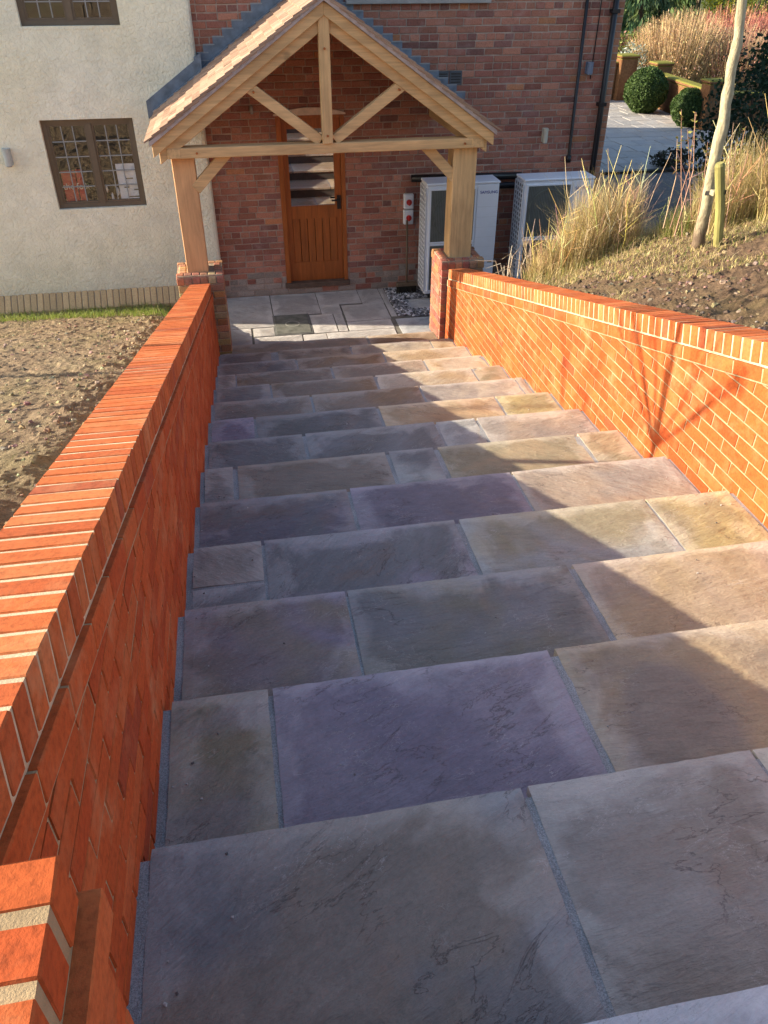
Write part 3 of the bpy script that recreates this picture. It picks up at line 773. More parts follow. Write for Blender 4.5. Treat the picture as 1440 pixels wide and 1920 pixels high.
pipe([(.33, YH-.03, 2.22), (.33, YH-.03, 2.31)], .018, 'pipe_stub').data.materials[0] = M_STONE

# ---------------------------------------------------------------- porch
porch = empty('porch', (1, 8.6, 0), 'oak framed gabled porch with clay tile roof on two brick piers', 'porch')
PINV = Matrix.Translation((-1, -8.6, 0))
def ppart(o): o.matrix_parent_inverse = PINV; return o
def pier(x0, x1, y0, y1, zt, cols, plabel):
    pr = ppart(empty('brick_pier', (0, 0, 0), parent=porch)); pr['label'] = plabel
    b = MB(); b.box(x0+.008, x1-.008, y0+.008, y1-.008, -.05, zt-.01); b.build('mortar', M_MORP, pr)
    w_, d_ = x1-x0, y1-y0
    nc = int((zt-.11)/.075); ch = (zt-.11)/nc
    for c in range(nc):
        z = c*ch+.004
        for face in range(4):
            ln = (w_ if face % 2 == 0 else d_-.11)
            ofs = 0 if face % 2 == 0 else .055
            cuts = [0, .215/.45*ln, ln] if (c+face) % 2 == 0 else [0, .105/.45*ln, .335/.45*ln, ln]
            for a, e in zip(cuts[:-1], cuts[1:]):
                a += ofs+.004; e += ofs-.004; col = tuple(q*R.uniform(.8, 1.15) for q in R.choice(cols)); m = MB(); j = R.uniform(-.003, .003)
                if face == 0: m.box(x0+a, x0+e, y0+j, y0+.053, z, z+ch-.009)
                elif face == 2: m.box(x0+a, x0+e, y1-.053, y1+j, z, z+ch-.009)
                elif face == 1: m.box(x1-.053, x1+j, y0+a, y0+e, z, z+ch-.009)
                else: m.box(x0+j, x0+.053, y0+a, y0+e, z, z+ch-.009)
                m.build('brick', M_OLD, pr, bevel=.005, color=col)
    # cap: bricks on edge with a canted outer top edge, front row, back row and sides
    z0 = zt-.105
    def cap(cx, cyy, ax, ln, wd):
        m = MB(); h = .105; hl_, hw = ln/2-.004, wd/2-.004
        pl = [(-hl_, 0), (-hl_, h*.62), (-hl_+.03, h), (hl_, h), (hl_, 0)]
        if ax == 'f': m.prism(pl, -hw, hw, 'x', M=Matrix.Translation((cx, cyy, z0)))
        if ax == 'b': m.prism([(-q, r_) for q, r_ in pl], -hw, hw, 'x', M=Matrix.Translation((cx, cyy, z0)))
        if ax == 'l': m.prism(pl, -hw, hw, 'y', M=Matrix.Translation((cx, cyy, z0)))
        if ax == 'r': m.prism([(-q, r_) for q, r_ in pl], -hw, hw, 'y', M=Matrix.Translation((cx, cyy, z0)))
        m.build('brick', M_OLD, pr, bevel=.006, color=tuple(q*R.uniform(.85, 1.15) for q in R.choice(cols)))
    X0, X1, Y0, Y1 = x0-.008, x1+.008, y0-.008, y1+.008; nb = 6; bw = (X1-X0)/nb
    for k in range(nb):
        cap(X0+(k+.5)*bw, Y0+.0525, 'f', .105, bw); cap(X0+(k+.5)*bw, Y1-.0525, 'b', .105, bw)
    ns = 4; bl = (Y1-Y0-.21)/ns
    for k in range(ns):
        cap(X0+.0525, Y0+.105+(k+.5)*bl, 'l', .105, bl); cap(X1-.0525, Y0+.105+(k+.5)*bl, 'r', .105, bl)
    return pr
pier(-.680, -.190, 8.50, 8.99, .975, [(.36, .20, .10), (.30, .14, .08), (.40, .26, .14)], 'tan and brown brick pier with canted cap under the left post')
pier(2.222, 2.712, 8.45, 8.94, .985, [(.32, .12, .07), (.26, .10, .07), (.36, .16, .09)], 'red brown brick pier with canted cap under the right post')
def beam(name, mb, mat, bevel=.006, **k): return ppart(mb.build(name, mat, porch, bevel=bevel, **k))
YP = 8.60
b = MB(); b.box(-.565, -.34, YP, YP+.225, .955, 2.135); beam('post', b, M_PINE)
b = MB(); b.box(2.335, 2.59, YP-.02, YP+.225, .965, 2.125); beam('post', b, M_OAK['z'])
b = MB(); b.box(-.50, 2.52, YP-.12, YP+.03, 2.132, 2.228); beam('tie_beam', b, M_OAK['x'])
for (x0, x1) in ((-.585, -.455), (2.50, 2.63)):
    b = MB(); b.box(x0, x1, YP-.125, YH-.01, 2.134, 2.226); beam('wall_plate', b, M_OAK['y'])
AX, PT = 1.0, math.tan(rad(34))
tz = lambda x, o: 3.43-o-PT*abs(x-AX)
for s in (-1, 1):
    xe = AX+s*1.715
    def pg(o0, o1, xe_): return [(AX, tz(AX, o0)), (xe_, tz(xe_, o0)), (xe_, tz(xe_, o1)), (AX, tz(AX, o1))]
    b = MB(); b.prism(pg(0, .115, xe), 8.44, 8.485, 'y'); beam('barge_board', b, M_OAK['x'], .004)
    b = MB(); b.prism(pg(.02, .225, AX+s*1.66), 8.488, 8.60, 'y'); beam('rafter', b, M_OAK['x'], .005)
    for yy in (9.25, 9.85):
        b = MB(); b.prism(pg(.03, .15, AX+s*1.66), yy, yy+.06, 'y'); beam('rafter', b, M_OAK['x'], .004)
    b = MB(); b.prism(pg(.0, .024, xe), 8.50, YH-.012, 'y'); beam('sarking_board', b, M_OAK['y'], 0)
b = MB(); b.box(.945, 1.048, 8.455, 8.56, 2.224, 3.335); beam('king_post', b, M_OAK['z'])
def strut(name, a, c, wd, y0, y1, mat):
    a, c = Vector(a), Vector(c); d = (c-a); L = d.length; d /= L; n_ = Vector((-d.y, d.x))*wd/2
    b = MB(); b.prism([tuple(a-n_), tuple(c-n_), tuple(c+n_), tuple(a+n_)], y0, y1, 'y'); return beam(name, b, mat, .004)
strut('strut', (.235, 2.755), (.93, 2.245), .10, 8.50, 8.585, M_OAK['x'])
strut('strut', (1.78, 2.735), (1.07, 2.25), .10, 8.50, 8.585, M_OAK['x'])
strut('brace', (-.36, 1.815), (-.01, 2.15), .105, YP-.01, YP+.07, M_OAK['x'])
strut('brace', (2.37, 1.815), (2.03, 2.15), .105, YP-.01, YP+.07, M_OAK['x'])
for (x, z) in ((.995, 3.05), (.995, 2.30), (-.30, 2.18), (2.42, 2.18), (.30, 2.70), (1.72, 2.69)):
    b = MB(); b.tube([(x, 8.44 if z != 2.18 else 8.465, z), (x, 8.52, z)], .011, 8); beam('peg', b, M_DOOR, 0)
# plain clay tiles
TV = []
for s in range(5):
    m = box_mesh(.163, .262, .017, .003, .0015, s); TV.append(m)
GA = .1; slope = rad(34); Y0T, Y1T = 8.395, YH-.012
nrow = 21; ncol = 12; tw = (Y1T-Y0T)/ncol; far = MB()
def tile_col():
    v = R.uniform(.78, 1.12); c = R.choice(((.32, .21, .145), (.275, .175, .12), (.355, .24, .17))); return tuple(q*v for q in c)
for s in (-1, 1):
    for r_ in range(nrow):
        d0 = 2.14-r_*GA                       # distance of the tile's lower edge from the ridge, along the slope
        dc = d0-.131
        for c in range(ncol+1):
            yc = Y0T+tw*(c+.5)-(tw/2 if r_ % 2 else 0); hw = 1
            if c == ncol and r_ % 2 == 0: continue
            ya, yb = max(Y0T, yc-tw/2), min(Y1T, yc+tw/2)
            if yb-ya < .02: continue
            # local frame: tile x -> world y, tile y -> up the slope
            upv = Vector((-s*math.cos(slope-.1), 0, math.sin(slope-.1))); nv = Vector((0, 1, 0)).cross(upv)
            if nv.z < 0: nv = -nv
            base = Vector((AX+s*dc*math.cos(slope), (ya+yb)/2, 3.478-dc*math.sin(slope)+.010))
            if dc < .05: base = Vector((AX+s*.09, (ya+yb)/2, 3.478-.09*PT+.010))
            Mx = Matrix((Vector((0, 1, 0)), upv, nv)).transposed().to_4x4(); Mx.translation = base+nv*R.uniform(0, .002)
            sc = Matrix.Diagonal(((yb-ya-.008)/.163, 1, 1, 1)); col = tile_col()
            if s == -1 or c == 0:
                o = obj('roof_tile', R.choice(TV), M_TILE, porch, color=col); o.matrix_parent_inverse = PINV; o.matrix_basis = Mx @ sc
            else: append_mesh(far, R.choice(TV), Mx @ sc, col)
o = ppart(far.build('roof_tiling', M_TILEV, porch, fixn=False)); tag(o, kind='stuff')
for s in (-1, 1):        # mortar bedding along the front verge
    b = MB(); b.prism([(AX, 3.432), (AX+s*1.735, 3.432-PT*1.735), (AX+s*1.735, 3.478-PT*1.735), (AX, 3.478)], Y0T+.012, 8.52, 'y'); ppart(b.build('verge_bedding', mat_mortar('verge_mortar', (.42, .34, .31)) if s < 0 else bpy.data.materials['verge_mortar'], porch))
for k in range(7):       # ridge tiles
    b = MB(); y0 = Y0T+k*.3; y1 = min(y0+.297, Y1T); pl = []
    for i in range(9): a = rad(-10+200*i/8); pl.append((AX+.10*math.cos(a), 3.455+.075*math.sin(a)))
    for i in range(8, -1, -1): a = rad(-10+200*i/8); pl.append((AX+.085*math.cos(a), 3.455+.062*math.sin(a)))
    bb = MB(); n_ = len(pl)
    vs_ = [(p[0], yy, p[1]) for yy in (y0, y1) for p in pl]
    fs_ = [(i, (i+1) % n_, n_+(i+1) % n_, n_+i) for i in range(n_)]
    for i in range(8): fs_ += [(i, i+1, n_-2-i, n_-1-i), (n_+i, 2*n_-1-i, 2*n_-2-i, n_+i+1)]
    bb.add(vs_, fs_); ppart(bb.build('ridge_tile', M_TILE, porch, color=tile_col()))
for s in (-1, 1):        # lead dressed over the top row of tiles along the wall
    b = MB()
    for k in range(14):
        xa, xb2 = AX+s*(.12+k*.12), AX+s*(.12+(k+1)*.12)
        zz = lambda x: 3.515-PT*abs(x-AX)
        b.prism([(xa, zz(xa)), (xb2, zz(xb2)), (xb2, zz(xb2)-.008), (xa, zz(xa)-.008)], (YR if xb2 < XB else YH)-.11-R.uniform(0, .02), (YR if xb2 < XB else YH)-.004, 'y')
    ppart(b.build('flashing_cover', M_LEAD, porch))
# lead flashing: apron on the render, stepped pieces up the brickwork
fz = lambda x: 3.50-PT*abs(x-AX)
b = MB(); b.prism([(-.86, fz(-.86)-.03), (XB+.01, fz(XB)-.03), (XB+.01, fz(XB)+.155), (-.86, fz(-.86)+.155)], YR-.012, YR-.003, 'y'); ppart(b.build('flashing_apron', M_LEAD, porch))
b = MB(); b.prism([(XB-.03, fz(XB)-.02), (XB+.05, fz(XB)-.02), (XB+.05, fz(XB)+.2), (XB-.03, fz(XB)+.16)], YR-.02, YH, 'y'); ppart(b.build('flashing_fold', M_LEAD, porch))
for s in (-1, 1):
    x = XB+.0 if s < 0 else 2.68
    k = 0
    zc = math.floor(fz(x)/CH)*CH
    while zc < 3.6:
        # one step per course: the lead stands about 0.2 m above the roof line
        rl = lambda z: AX+s*(3.50-z)/PT
        xa = rl(zc+CH-.21); x0_, x1_ = rl(zc-.02), rl(zc+CH)
        if s < 0: xa = max(xa, XB+.012)
        if abs(x0_-AX) > .02 and (x0_-xa)*s < -.005:
            pl = [(xa, zc), (xa, zc+CH), (x1_ if (x1_-AX)*s > 0 else AX, zc+CH), (x0_, zc)]
            b = MB(); b.prism(pl, YH-.013-.0012*(k % 3), YH-.003, 'y'); ppart(b.build('flashing_step', M_LEAD, porch))
            b = MB(); b.box(min(xa, xa-s*.13), max(xa, xa-s*.13), YH-.017, YH+.004, zc+CH-.002, zc+CH+.011); ppart(b.build('flashing_pointing', M_CAME, porch))
        zc += CH; k += 1

# ---------------------------------------------------------------- heat pump units
def text(name, s, size, mat, parent, loc, rot=(math.pi/2, 0, 0), ext=.001, align='CENTER'):
    c = bpy.data.curves.new(name, 'FONT'); c.body = s; c.size = size; c.extrude = ext; c.align_x = align
    tmp = bpy.data.objects.new('tmp', c); COL.objects.link(tmp); bpy.context.view_layer.update()
    me = bpy.data.meshes.new_from_object(tmp.evaluated_get(bpy.context.evaluated_depsgraph_get())); bpy.data.objects.remove(tmp)
    me.materials.clear(); return obj(name, me, mat, parent, loc, rot)
def heat_pump(x, y, label):
    u = empty('heat_pump', (x, y, 0), label, 'heat pump', 'white heat pump units along the brick wall')
    W, D, Z0, Z1 = .93, .33, .08, 1.475
    b = MB(); b.box(0, W, .01, D, Z0, Z1-.03); b.build('casing', M_WHITE, u, bevel=.01)
    b = MB(); b.box(-.008, W+.008, -.005, D+.008, Z1-.029, Z1); b.build('lid', M_WHITE, u, bevel=.008)
    b = MB(); b.box(.055, .615, -.004, .012, .765, Z1-.085); fp = b.build('fan_panel', M_DGREY, u)
    b = MB(); b.box(.055, .615, -.004, .012, Z0+.06, .715); fp2 = b.build('fan_panel', M_DGREY, u)
    fr = MB()
    for (z0, z1) in ((.765, Z1-.085), (Z0+.06, .715)):
        fr.box(.03, .055, -.008, .012, z0-.02, z1+.02); fr.box(.615, .635, -.008, .012, z0-.02, z1+.02); fr.box(.055, .615, -.008, .012, z1, z1+.02); fr.box(.055, .615, -.008, .012, z0-.02, z0)
    fr.build('panel_frame', M_WHITE, u, bevel=.003)
    gm_ = mat_plain('grille_bar', (.17, .175, .16), .5, .1, 10, .02) if 'grille_bar' not in bpy.data.materials else bpy.data.materials['grille_bar']
    for (z0, z1, par) in ((.765, Z1-.085, fp), (Z0+.06, .715, fp2)):
        g = MB(); cz = (z0+z1)/2
        for k in range(26): xx = .065+k*.0215; g.box(xx, xx+.006, -.009, -.003, z0+.006, z1-.006)
        g.build('grille', gm_, par)
        g = MB(); n_ = 40
        for k in range(n_):
            a0, a1 = 2*math.pi*k/n_, 2*math.pi*(k+1)/n_; vs_ = []
            for a in (a0, a1):
                for r_ in (.235, .252): vs_ += [(.335+r_*math.cos(a), yy, cz+r_*math.sin(a)*1.08) for yy in (-.013, -.004)]
            g.add(vs_, [(0, 2, 6, 4), (1, 5, 7, 3), (0, 4, 5, 1), (2, 3, 7, 6)])
        g.build('fan_ring', bpy.data.materials['dark_grille'], par)
    b = MB(); b.box(.65, W-.005, -.003, .012, Z0+.02, Z1-.04); sp_ = b.build('service_panel', M_WHITE, u, bevel=.004)
    for k in range(7):
        b = MB(); b.box(.655, W-.012, -.0055, -.002, .42+k*.125, .426+k*.125); b.build('groove', M_WGRL, sp_)
    text('lettering', 'SAMSUNG', .05, M_BLUE, sp_, (.795, -.0045, Z1-.145)).scale = (1.0, 1, 1)
    b = MB(); b.box(.84, .90, -.0045, -.002, .46, .475); b.build('badge', M_DGREY, sp_)
    # left side grid of intake holes
    sg = MB(); sg.box(-.006, .0, .02, D-.01, Z0+.04, Z1-.06); sgo = sg.build('side_panel', M_BLACK, u)
    g = MB(); nr = 22; nz = (Z1-.06-Z0-.04)/nr
    for k in range(nr+1): zz = Z0+.04+k*nz; g.box(-.014, -.005, .02, D-.01, zz-.009, zz+.009)
    for k in range(5): yy = .02+k*(D-.03)/4; g.box(-.0145, -.0045, yy-.011, yy+.011, Z0+.04, Z1-.06)
    g.build('intake_grid', M_WGRL, sgo)
    for xx in (.1, W-.2):
        b = MB(); b.box(xx, xx+.1, .0, D, 0, Z0); b.build('foot', M_BLACK, u)
    return u
heat_pump(2.372, 9.88, 'white heat pump unit partly hidden behind the right porch post')
heat_pump(3.63, 9.88, 'white heat pump unit behind the dry grass near the house corner')
# isolator switches
def isolator(z, label):
    s_ = empty('isolator_switch', (2.255, YH-.001, z), label, 'switch', 'isolator switches on the porch wall')
    b = MB(); b.box(-.064, .064, -.07, 0, -.092, .092); b.build('box', M_WGRL, s_, bevel=.008)
    b = MB(); b.box(-.05, .05, -.075, -.07, -.078, .078); b.build('cover', M_WHITE, s_, bevel=.002)
    n_ = 16; b = MB(); b.tube([(.0, -.075, -.005), (.0, -.09, -.005)], .036, 16); kn = b.build('knob', M_RED, s_)
    b = MB(); b.box(-.009, .009, -.108, -.09, -.04, .03); b.build('grip', M_RED, kn, bevel=.003)
isolator(1.145, 'upper white isolator switch with red knob on the brick wall')
isolator(.948, 'lower white isolator switch with red knob on the brick wall')
# broom
br = empty('broom', (2.2, 10.2, 0), 'brown broom with dark bristles leaning on the brick wall under the switches', 'broom')
b = MB(); b.tube([(.0, .0, .13), (.03, .17, .92)], .014, 8); b.build('handle', M_STICK, br, smooth=True)
b = MB(); b.box(-.14, .14, -.035, .035, .10, .15); b.build('head', M_STICK, br, bevel=.008)
b = MB()
for k in range(26):
    for j in range(4):
        x0 = -.13+k*.0104; y0 = -.03+j*.02; dx, dy = R.uniform(-.015, .015), R.uniform(-.02, .01)
        b.tube([(x0, y0, .105), (x0+dx, y0+dy, 0.0)], [.004, .006], 4)
b.build('bristles', M_BRISTLE, br)
# wall lights
def wall_light(x, y, z, w_, h_, mat, label):
    l_ = empty('wall_light', (x, y, z), label, 'wall light')
    b = MB(); b.box(-w_/2, w_/2, -.02, 0, -h_/2, h_/2); b.build('back_plate', mat, l_, bevel=.004)
    b = MB(); b.tube([(0, -.055, -h_*.5), (0, -.055, h_*.5)], w_*.45, 12); b.build('lamp_body', mat, l_, smooth=False)
    b = MB(); b.tube([(0, -.055, -h_*.56), (0, -.055, -h_*.5)], w_*.36, 12); b.build('lens', M_CAME, l_)
wall_light(4.035, YH, 1.878, .07, .165, mat_plain('cream_lamp', (.50, .46, .36), .5, .1, 10, .05), 'small cream tubular wall light on the brick wall')
wall_light(4.52, YH, 2.627, .085, .13, mat_plain('grey_sensor', (.16, .19, .25), .5, .1, 10, .05), 'small grey wall light high up beside the downpipe')
wall_light(-2.50, YR, 1.87, .09, .18, mat_plain('steel_lamp', (.42, .46, .46), .35, .1, 10, .05, .6), 'small silver wall light on the white render left of the window')
# poster and paper in the window
po = empty('poster', (-1.83, YR+.105, 1.47), 'red leaflet with pale lettering standing inside the left casement', 'leaflet')
b = MB(); b.box(-.155, .0, 0, .003, -.165, .20); b.box(.012, .09, .002, .006, -.17, .21); b.build('sheet', M_POST, po)
text('lettering', 'the folk', .098, M_CREAMTXT, po, (-.01, -.004, -.01))
pa = empty('notice', (-1.225, YR+.105, 1.48), 'white printed notice standing inside the right casement', 'notice')
b = MB(); b.box(-.12, .13, 0, .003, -.17, .245); b.build('sheet', M_PAPER, pa)
b = MB()
for (x0, x1, z) in ((-.02, .06, .07), (-.06, .0, -.03), (.05, .12, -.06), (-.02, .11, -.14)): b.box(x0, x1, -.002, .001, z, z+.014)
b.build('print', M_DGREY, pa)
for k, (x0, z0, lb) in enumerate(((-1.61, 1.36, 'white hanging ornament left of the window mullion'), (-1.50, 1.45, 'higher white hanging ornament just right of the window mullion'), (-1.445, 1.35, 'lowest white hanging ornament right of the window mullion'), (-1.37, 1.41, 'white hanging ornament next to the white notice'))):
    b = MB(); b.tube([(0, 0, -.05), (.004, 0, -.02), (0, 0, .02), (.002, 0, .045)], [.006, .016, .014, .004], 8)
    tag(b.build('ornament', M_PAPER, smooth=True, loc=(x0, YR+.13, z0)), lb, 'ornament', 'small white ornaments hanging in the window')

# ---------------------------------------------------------------- young trees, stakes
def trunk_mesh(b, pts, rs, n=10, col=None):
    fine = []; fr = []
    for i in range(len(pts)-1):
        for t in range(4):
            u = t/4; p_ = Vector(pts[i]).lerp(Vector(pts[i+1]), u); k = .25*(rs[i]*(1-u)+rs[i+1]*u)
            fine.append(p_+Vector((noise.noise(p_*5)*k*2, noise.noise(p_*5+Vector((9, 0, 0)))*k*2, 0))); fr.append((rs[i]*(1-u)+rs[i+1]*u)*(1+.25*noise.noise(p_*11)))
    fine.append(Vector(pts[-1])); fr.append(rs[-1]); b.tube(fine, fr, n, col)
def mat_sap():
    t = Nt('pale_sapling_bark'); p = t.pos(); tc = t.n('ShaderNodeTexCoord').outputs['Object']; sx = t.n('ShaderNodeSeparateXYZ'); t.l(tc, sx.inputs[0])
    n1 = t.noise(p, 16, 6, .65, .5, sc=(1, 1, .35)); n2 = t.noise(p, 60, 5, .7, .3, sc=(1, 1, .4))
    base = t.ramp(t.math('ADD', sx.outputs[2], t.math('MULTIPLY', t.math('SUBTRACT', n1, .5), .7)), [(.08, 0.0), (.34, 1.0)])
    c = t.mix(base, (.18, .13, .09), (.42, .375, .25)); c = t.mix(1, c, t.ramp(n1, [(.3, .6), (.6, 1.1)]), 'MULTIPLY'); c = t.mix(1, c, t.ramp(n2, [(.3, .7), (.7, 1.15)]), 'MULTIPLY')
    h = t.bump(n1, .9, .02); return t.fin(c, .8, t.bump(n2, .7, .006, h), .2)
SY = 5.9
sap = empty('sapling', at((1308, 462), Y=SY), 'pale barked leaning young tree on the right bank tied to a stake', 'tree')
b = MB(); base = sap.location
pts = [at(u, Y=SY)-base for u in ((1306, 470), (1320, 400), (1330, 350), (1343, 283), (1357, 217), (1371, 133), (1382, 67), (1388, 0), (1394, -70), (1400, -180))]
trunk_mesh(b, pts, [.052, .044, .042, .042, .040, .038, .035, .033, .03, .024]); b.build('trunk', mat_sap(), sap, smooth=True)
b = MB(); top_ = pts[-1]
for k in range(16):
    a = R.uniform(0, 6.28); L = R.uniform(.7, 1.4); s0 = pts[-1].lerp(pts[-2], R.uniform(0, .8)); d = Vector((math.cos(a)*.7, math.sin(a)*.7, 1)).normalized()
    b.tube([s0, s0+d*L*.5+Vector((0, 0, .05)), s0+d*L+Vector((0, 0, .2))], [.012, .008, .003], 5)
b.build('branches', M_BARK, sap, smooth=True, color=(.2, .15, .10))
sk = empty('tree_stake', at((1351, 466), Y=5.72), 'short greenish round timber stake beside the pale young tree', 'stake')
e1 = at((1349, 305), Y=5.72)-sk.location
b = MB(); b.tube([Vector((0, 0, -.15)), e1*.5, e1*.97, e1], [.034, .036, .037, .028], 12); b.build('post', mat_wood('green_timber', (.27, .25, .085), 'z', .8, .3), sk, smooth=False)
tie = empty('tree_tie', at((1338, 362), Y=5.8), 'black strap tying the young tree to its stake', 'strap')
b = MB(); a_, c_ = at((1322, 362), Y=5.86)-tie.location, at((1361, 360), Y=5.68)-tie.location
b.prism([(0, -.016), (1, -.016), (1, .016), (0, .016)], -.004, .004, 'y', M=Matrix.Translation(a_) @ Matrix(((c_-a_).normalized()*(c_-a_).length, Vector((0, 1, 0)), Vector((0, 0, 1)))).transposed().to_4x4())
b.build('band', M_BLACK, tie)
b = MB(); b.box(-.035, .02, -.03, .03, -.02, .02); b.build('buffer', mat_plain('tie_pad', (.30, .27, .18), .7, .2, 10, .1), tie, bevel=.005, loc=(a_+c_)/2)

def bare_tree(loc, crotch, label, branches, r0=.05, name='bare_tree'):
    t = empty(name, loc, label, 'tree')
    b = MB(); trunk_mesh(b, [(0, 0, -.2), (.01, .02, crotch*.5), (0, 0, crotch)], [r0*1.2, r0, r0*.85]); b.build('trunk', M_BARK, t, smooth=True, color=(.2, .15, .1))
    b = MB()
    def rec(p, d, L, r_, lv):
        m_ = p+d*L*.5+Vector((R.uniform(-.04, .04), R.uniform(-.04, .04), .02)); e = p+d*L+Vector((0, 0, L*.05))
        b.tube([p, m_, e], [r_, r_*.75, r_*.45], 6)
        if lv:
            for q in range(3):
                s_ = p.lerp(e, R.uniform(.3, .95)); dd = (d+Vector((R.uniform(-.6, .6), R.uniform(-.6, .6), R.uniform(-.1, .5)))).normalized()
                rec(s_, dd, L*R.uniform(.35, .6), max(r_*.55, .0035), lv-1)
    for (dy, dz, r_) in branches:
        d = Vector((R.uniform(-.12, .12)*abs(dz+.5), dy, dz)); rec(Vector((0, 0, crotch)), d.normalized(), d.length, r_, 3)
    b.build('branches', M_BARK, t, smooth=True, color=(.17, .12, .08)); return t
# stands left of the frame; its shadow falls on the right wall
dT = 4.6; tx, ty = XRW-dT*math.cos(SUN_A), 3.62-dT*math.sin(SUN_A)
gz = hl(tx, ty); cz_ = 1.40+dT*math.tan(SUN_EL)-gz
bare_tree((tx, ty, gz), cz_, 'bare young tree out of view to the left whose branches shade the right wall', [(.02, 1.4, .036), (.75, .85, .017), (.45, 1.0, .014), (1.1, .75, .014), (-.3, .8, .014), (-.6, .8, .015), (.2, 1.2, .014), (.95, 1.0, .012)], .026)
d2 = 6.0; q = at((100, 724), Z=1.17); tx, ty = q.x-d2*math.cos(SUN_A), q.y-d2*math.sin(SUN_A)
bare_tree((tx, ty, hl(tx, ty)), 3.3, 'bare young tree out of view to the left whose trunk shades the soil', [(.2, 1.0, .02), (-.3, .8, .02)], .06)

# ---------------------------------------------------------------- grass and plants
def blades(b, n, fx, h, wd, lean, cols, seg=3, up=1):
    for _ in range(n):
        p_, hs = fx(); hh = h*hs*R.uniform(.55, 1.1); a = R.uniform(0, 6.28); l_ = R.uniform(.1, 1)*lean*hh
        d = Vector((math.cos(a), math.sin(a), 0)); f = Vector((-d.y, d.x, 0)); th = R.uniform(0, 3.14); f = Vector((math.cos(th), math.sin(th), 0)); w_ = wd*R.uniform(.6, 1.3); col = R.choice(cols); v = R.uniform(.7, 1.25); col = tuple(c*v for c in col)
        vs_ = []; kink = hh > .2 and R.random() < .38; kd = Vector((R.uniform(-1, 1), R.uniform(-1, 1), R.uniform(-1.1, -.1)))
        for s in range(seg+1):
            u = s/seg; c_ = p_+d*l_*u*u+Vector((0, 0, hh*u*(1-.25*lean*u))); ww = w_*(1-u*.85)
            if kink and u > .45: c_ = c_+kd*hh*(u-.45)
            vs_ += [c_-f*ww, c_+f*ww]
        b.add(vs_, [(2*s, 2*s+1, 2*s+3, 2*s+2) for s in range(seg)], col)
STRAW = [(.56, .45, .20), (.62, .52, .28), (.48, .37, .16), (.50, .36, .22), (.60, .48, .28), (.44, .40, .13), (.34, .25, .11)]
PINKS = [(.44, .27, .20), (.40, .24, .19), (.48, .34, .22), (.34, .2, .14)]
GREEN = [(.16, .22, .045), (.22, .26, .06), (.13, .19, .035), (.28, .28, .09)]
def clump(x, y, rx, ry, h, n, label, cols, stems=60, lean=.26, zf=hr):
    z = zf(x, y); t = empty('grass_clump', (x, y, z), label, 'grass')
    def fx():
        a = R.uniform(0, 6.28); r_ = math.sqrt(R.random()); dx, dy = rx*r_*math.cos(a), ry*r_*math.sin(a)
        return Vector((dx, dy, zf(x+dx, y+dy)-z-.02)), 1-.35*r_*r_
    b = MB(); blades(b, int(n*1.6), fx, h, .0024, lean, cols); blades(b, n//3, fx, h*.4, .004, .8, GREEN+STRAW); b.build('blades', M_GRASS, t, fixn=False)
    b = MB()
    for _ in range(stems):
        p_, hs = fx(); a = R.uniform(0, 6.28); d = Vector((math.cos(a)*.35, math.sin(a)*.35, 1)); L = h*R.uniform(.6, 1.3); col = tuple(c*R.uniform(.7, 1.2) for c in R.choice(PINKS+STRAW))
        q_ = p_+d*L*.6; e = q_+Vector((math.cos(a)*.3+R.uniform(-.3, .3), math.sin(a)*.3+R.uniform(-.3, .3), .75))*L*.4
        b.tube([p_, p_+d*L*.3+Vector((R.uniform(-.02, .02), R.uniform(-.02, .02), 0)), q_, e], [.0045, .004, .0034, .0018], 4, col, False)
        for w__ in range(4):
            s_ = p_.lerp(q_, R.uniform(.5, 1)); dd = Vector((R.uniform(-1, 1), R.uniform(-1, 1), R.uniform(.3, 1.2))).normalized()*L*.25
            b.tube([s_, s_+dd*.6, s_+dd], [.0028, .0024, .0012], 3, col, False)
    b.build('stems', M_TWIG, t, fixn=False); return t
clump(3.30, 7.12, .27, .24, .86, 1500, 'straw coloured grass clump at the bank edge in front of the far heat pump', STRAW, 26)
clump(2.98, 7.22, .2, .2, .5, 450, 'thin dry grass clump nearest the right porch post', STRAW+PINKS[:1], 22)
clump(3.60, 7.02, .17, .2, .80, 520, 'slightly pinkish dry grass clump at the right of the bank edge clumps', STRAW+PINKS[:2], 16)
clump(4.35, 6.55, .34, .3, .82, 1500, 'tall dry grass clump behind the pale young tree', STRAW+GREEN[3:], 30)
clump(4.80, 6.15, .42, .36, .9, 1800, 'tall straw grass clump right of the timber stake at the frame edge', STRAW, 44)
clump(4.02, 6.75, .2, .22, .34, 700, 'low yellow green grass clump left of the pale young tree', STRAW+GREEN*2, 12)
# dead stems by the wall end
def fxs(): return Vector((R.uniform(2.62, 3.0), R.uniform(7.35, 7.7), 0)), 1
dsx = empty('dead_stems', (2.8, 7.5, hr(2.8, 7.5)), 'bleached dead plant stems between the right wall end and the grass', 'dead plant')
b = MB()
for _ in range(34):
    p_ = Vector((R.uniform(-.2, .25), R.uniform(-.15, .2), -.05)); a = R.uniform(0, 6.28); L = R.uniform(.3, .75); col = R.choice([(.5, .44, .34), (.36, .28, .2), (.25, .17, .12)])
    q_ = p_+Vector((math.cos(a)*.2, math.sin(a)*.2, .6))*L; e = q_+Vector((math.cos(a)*.6, math.sin(a)*.6, R.uniform(-.5, .4)))*L*.5
    b.tube([p_, q_, e], [.005, .004, .002], 4, col, False)
b.build('stems', M_TWIG, dsx, fixn=False)
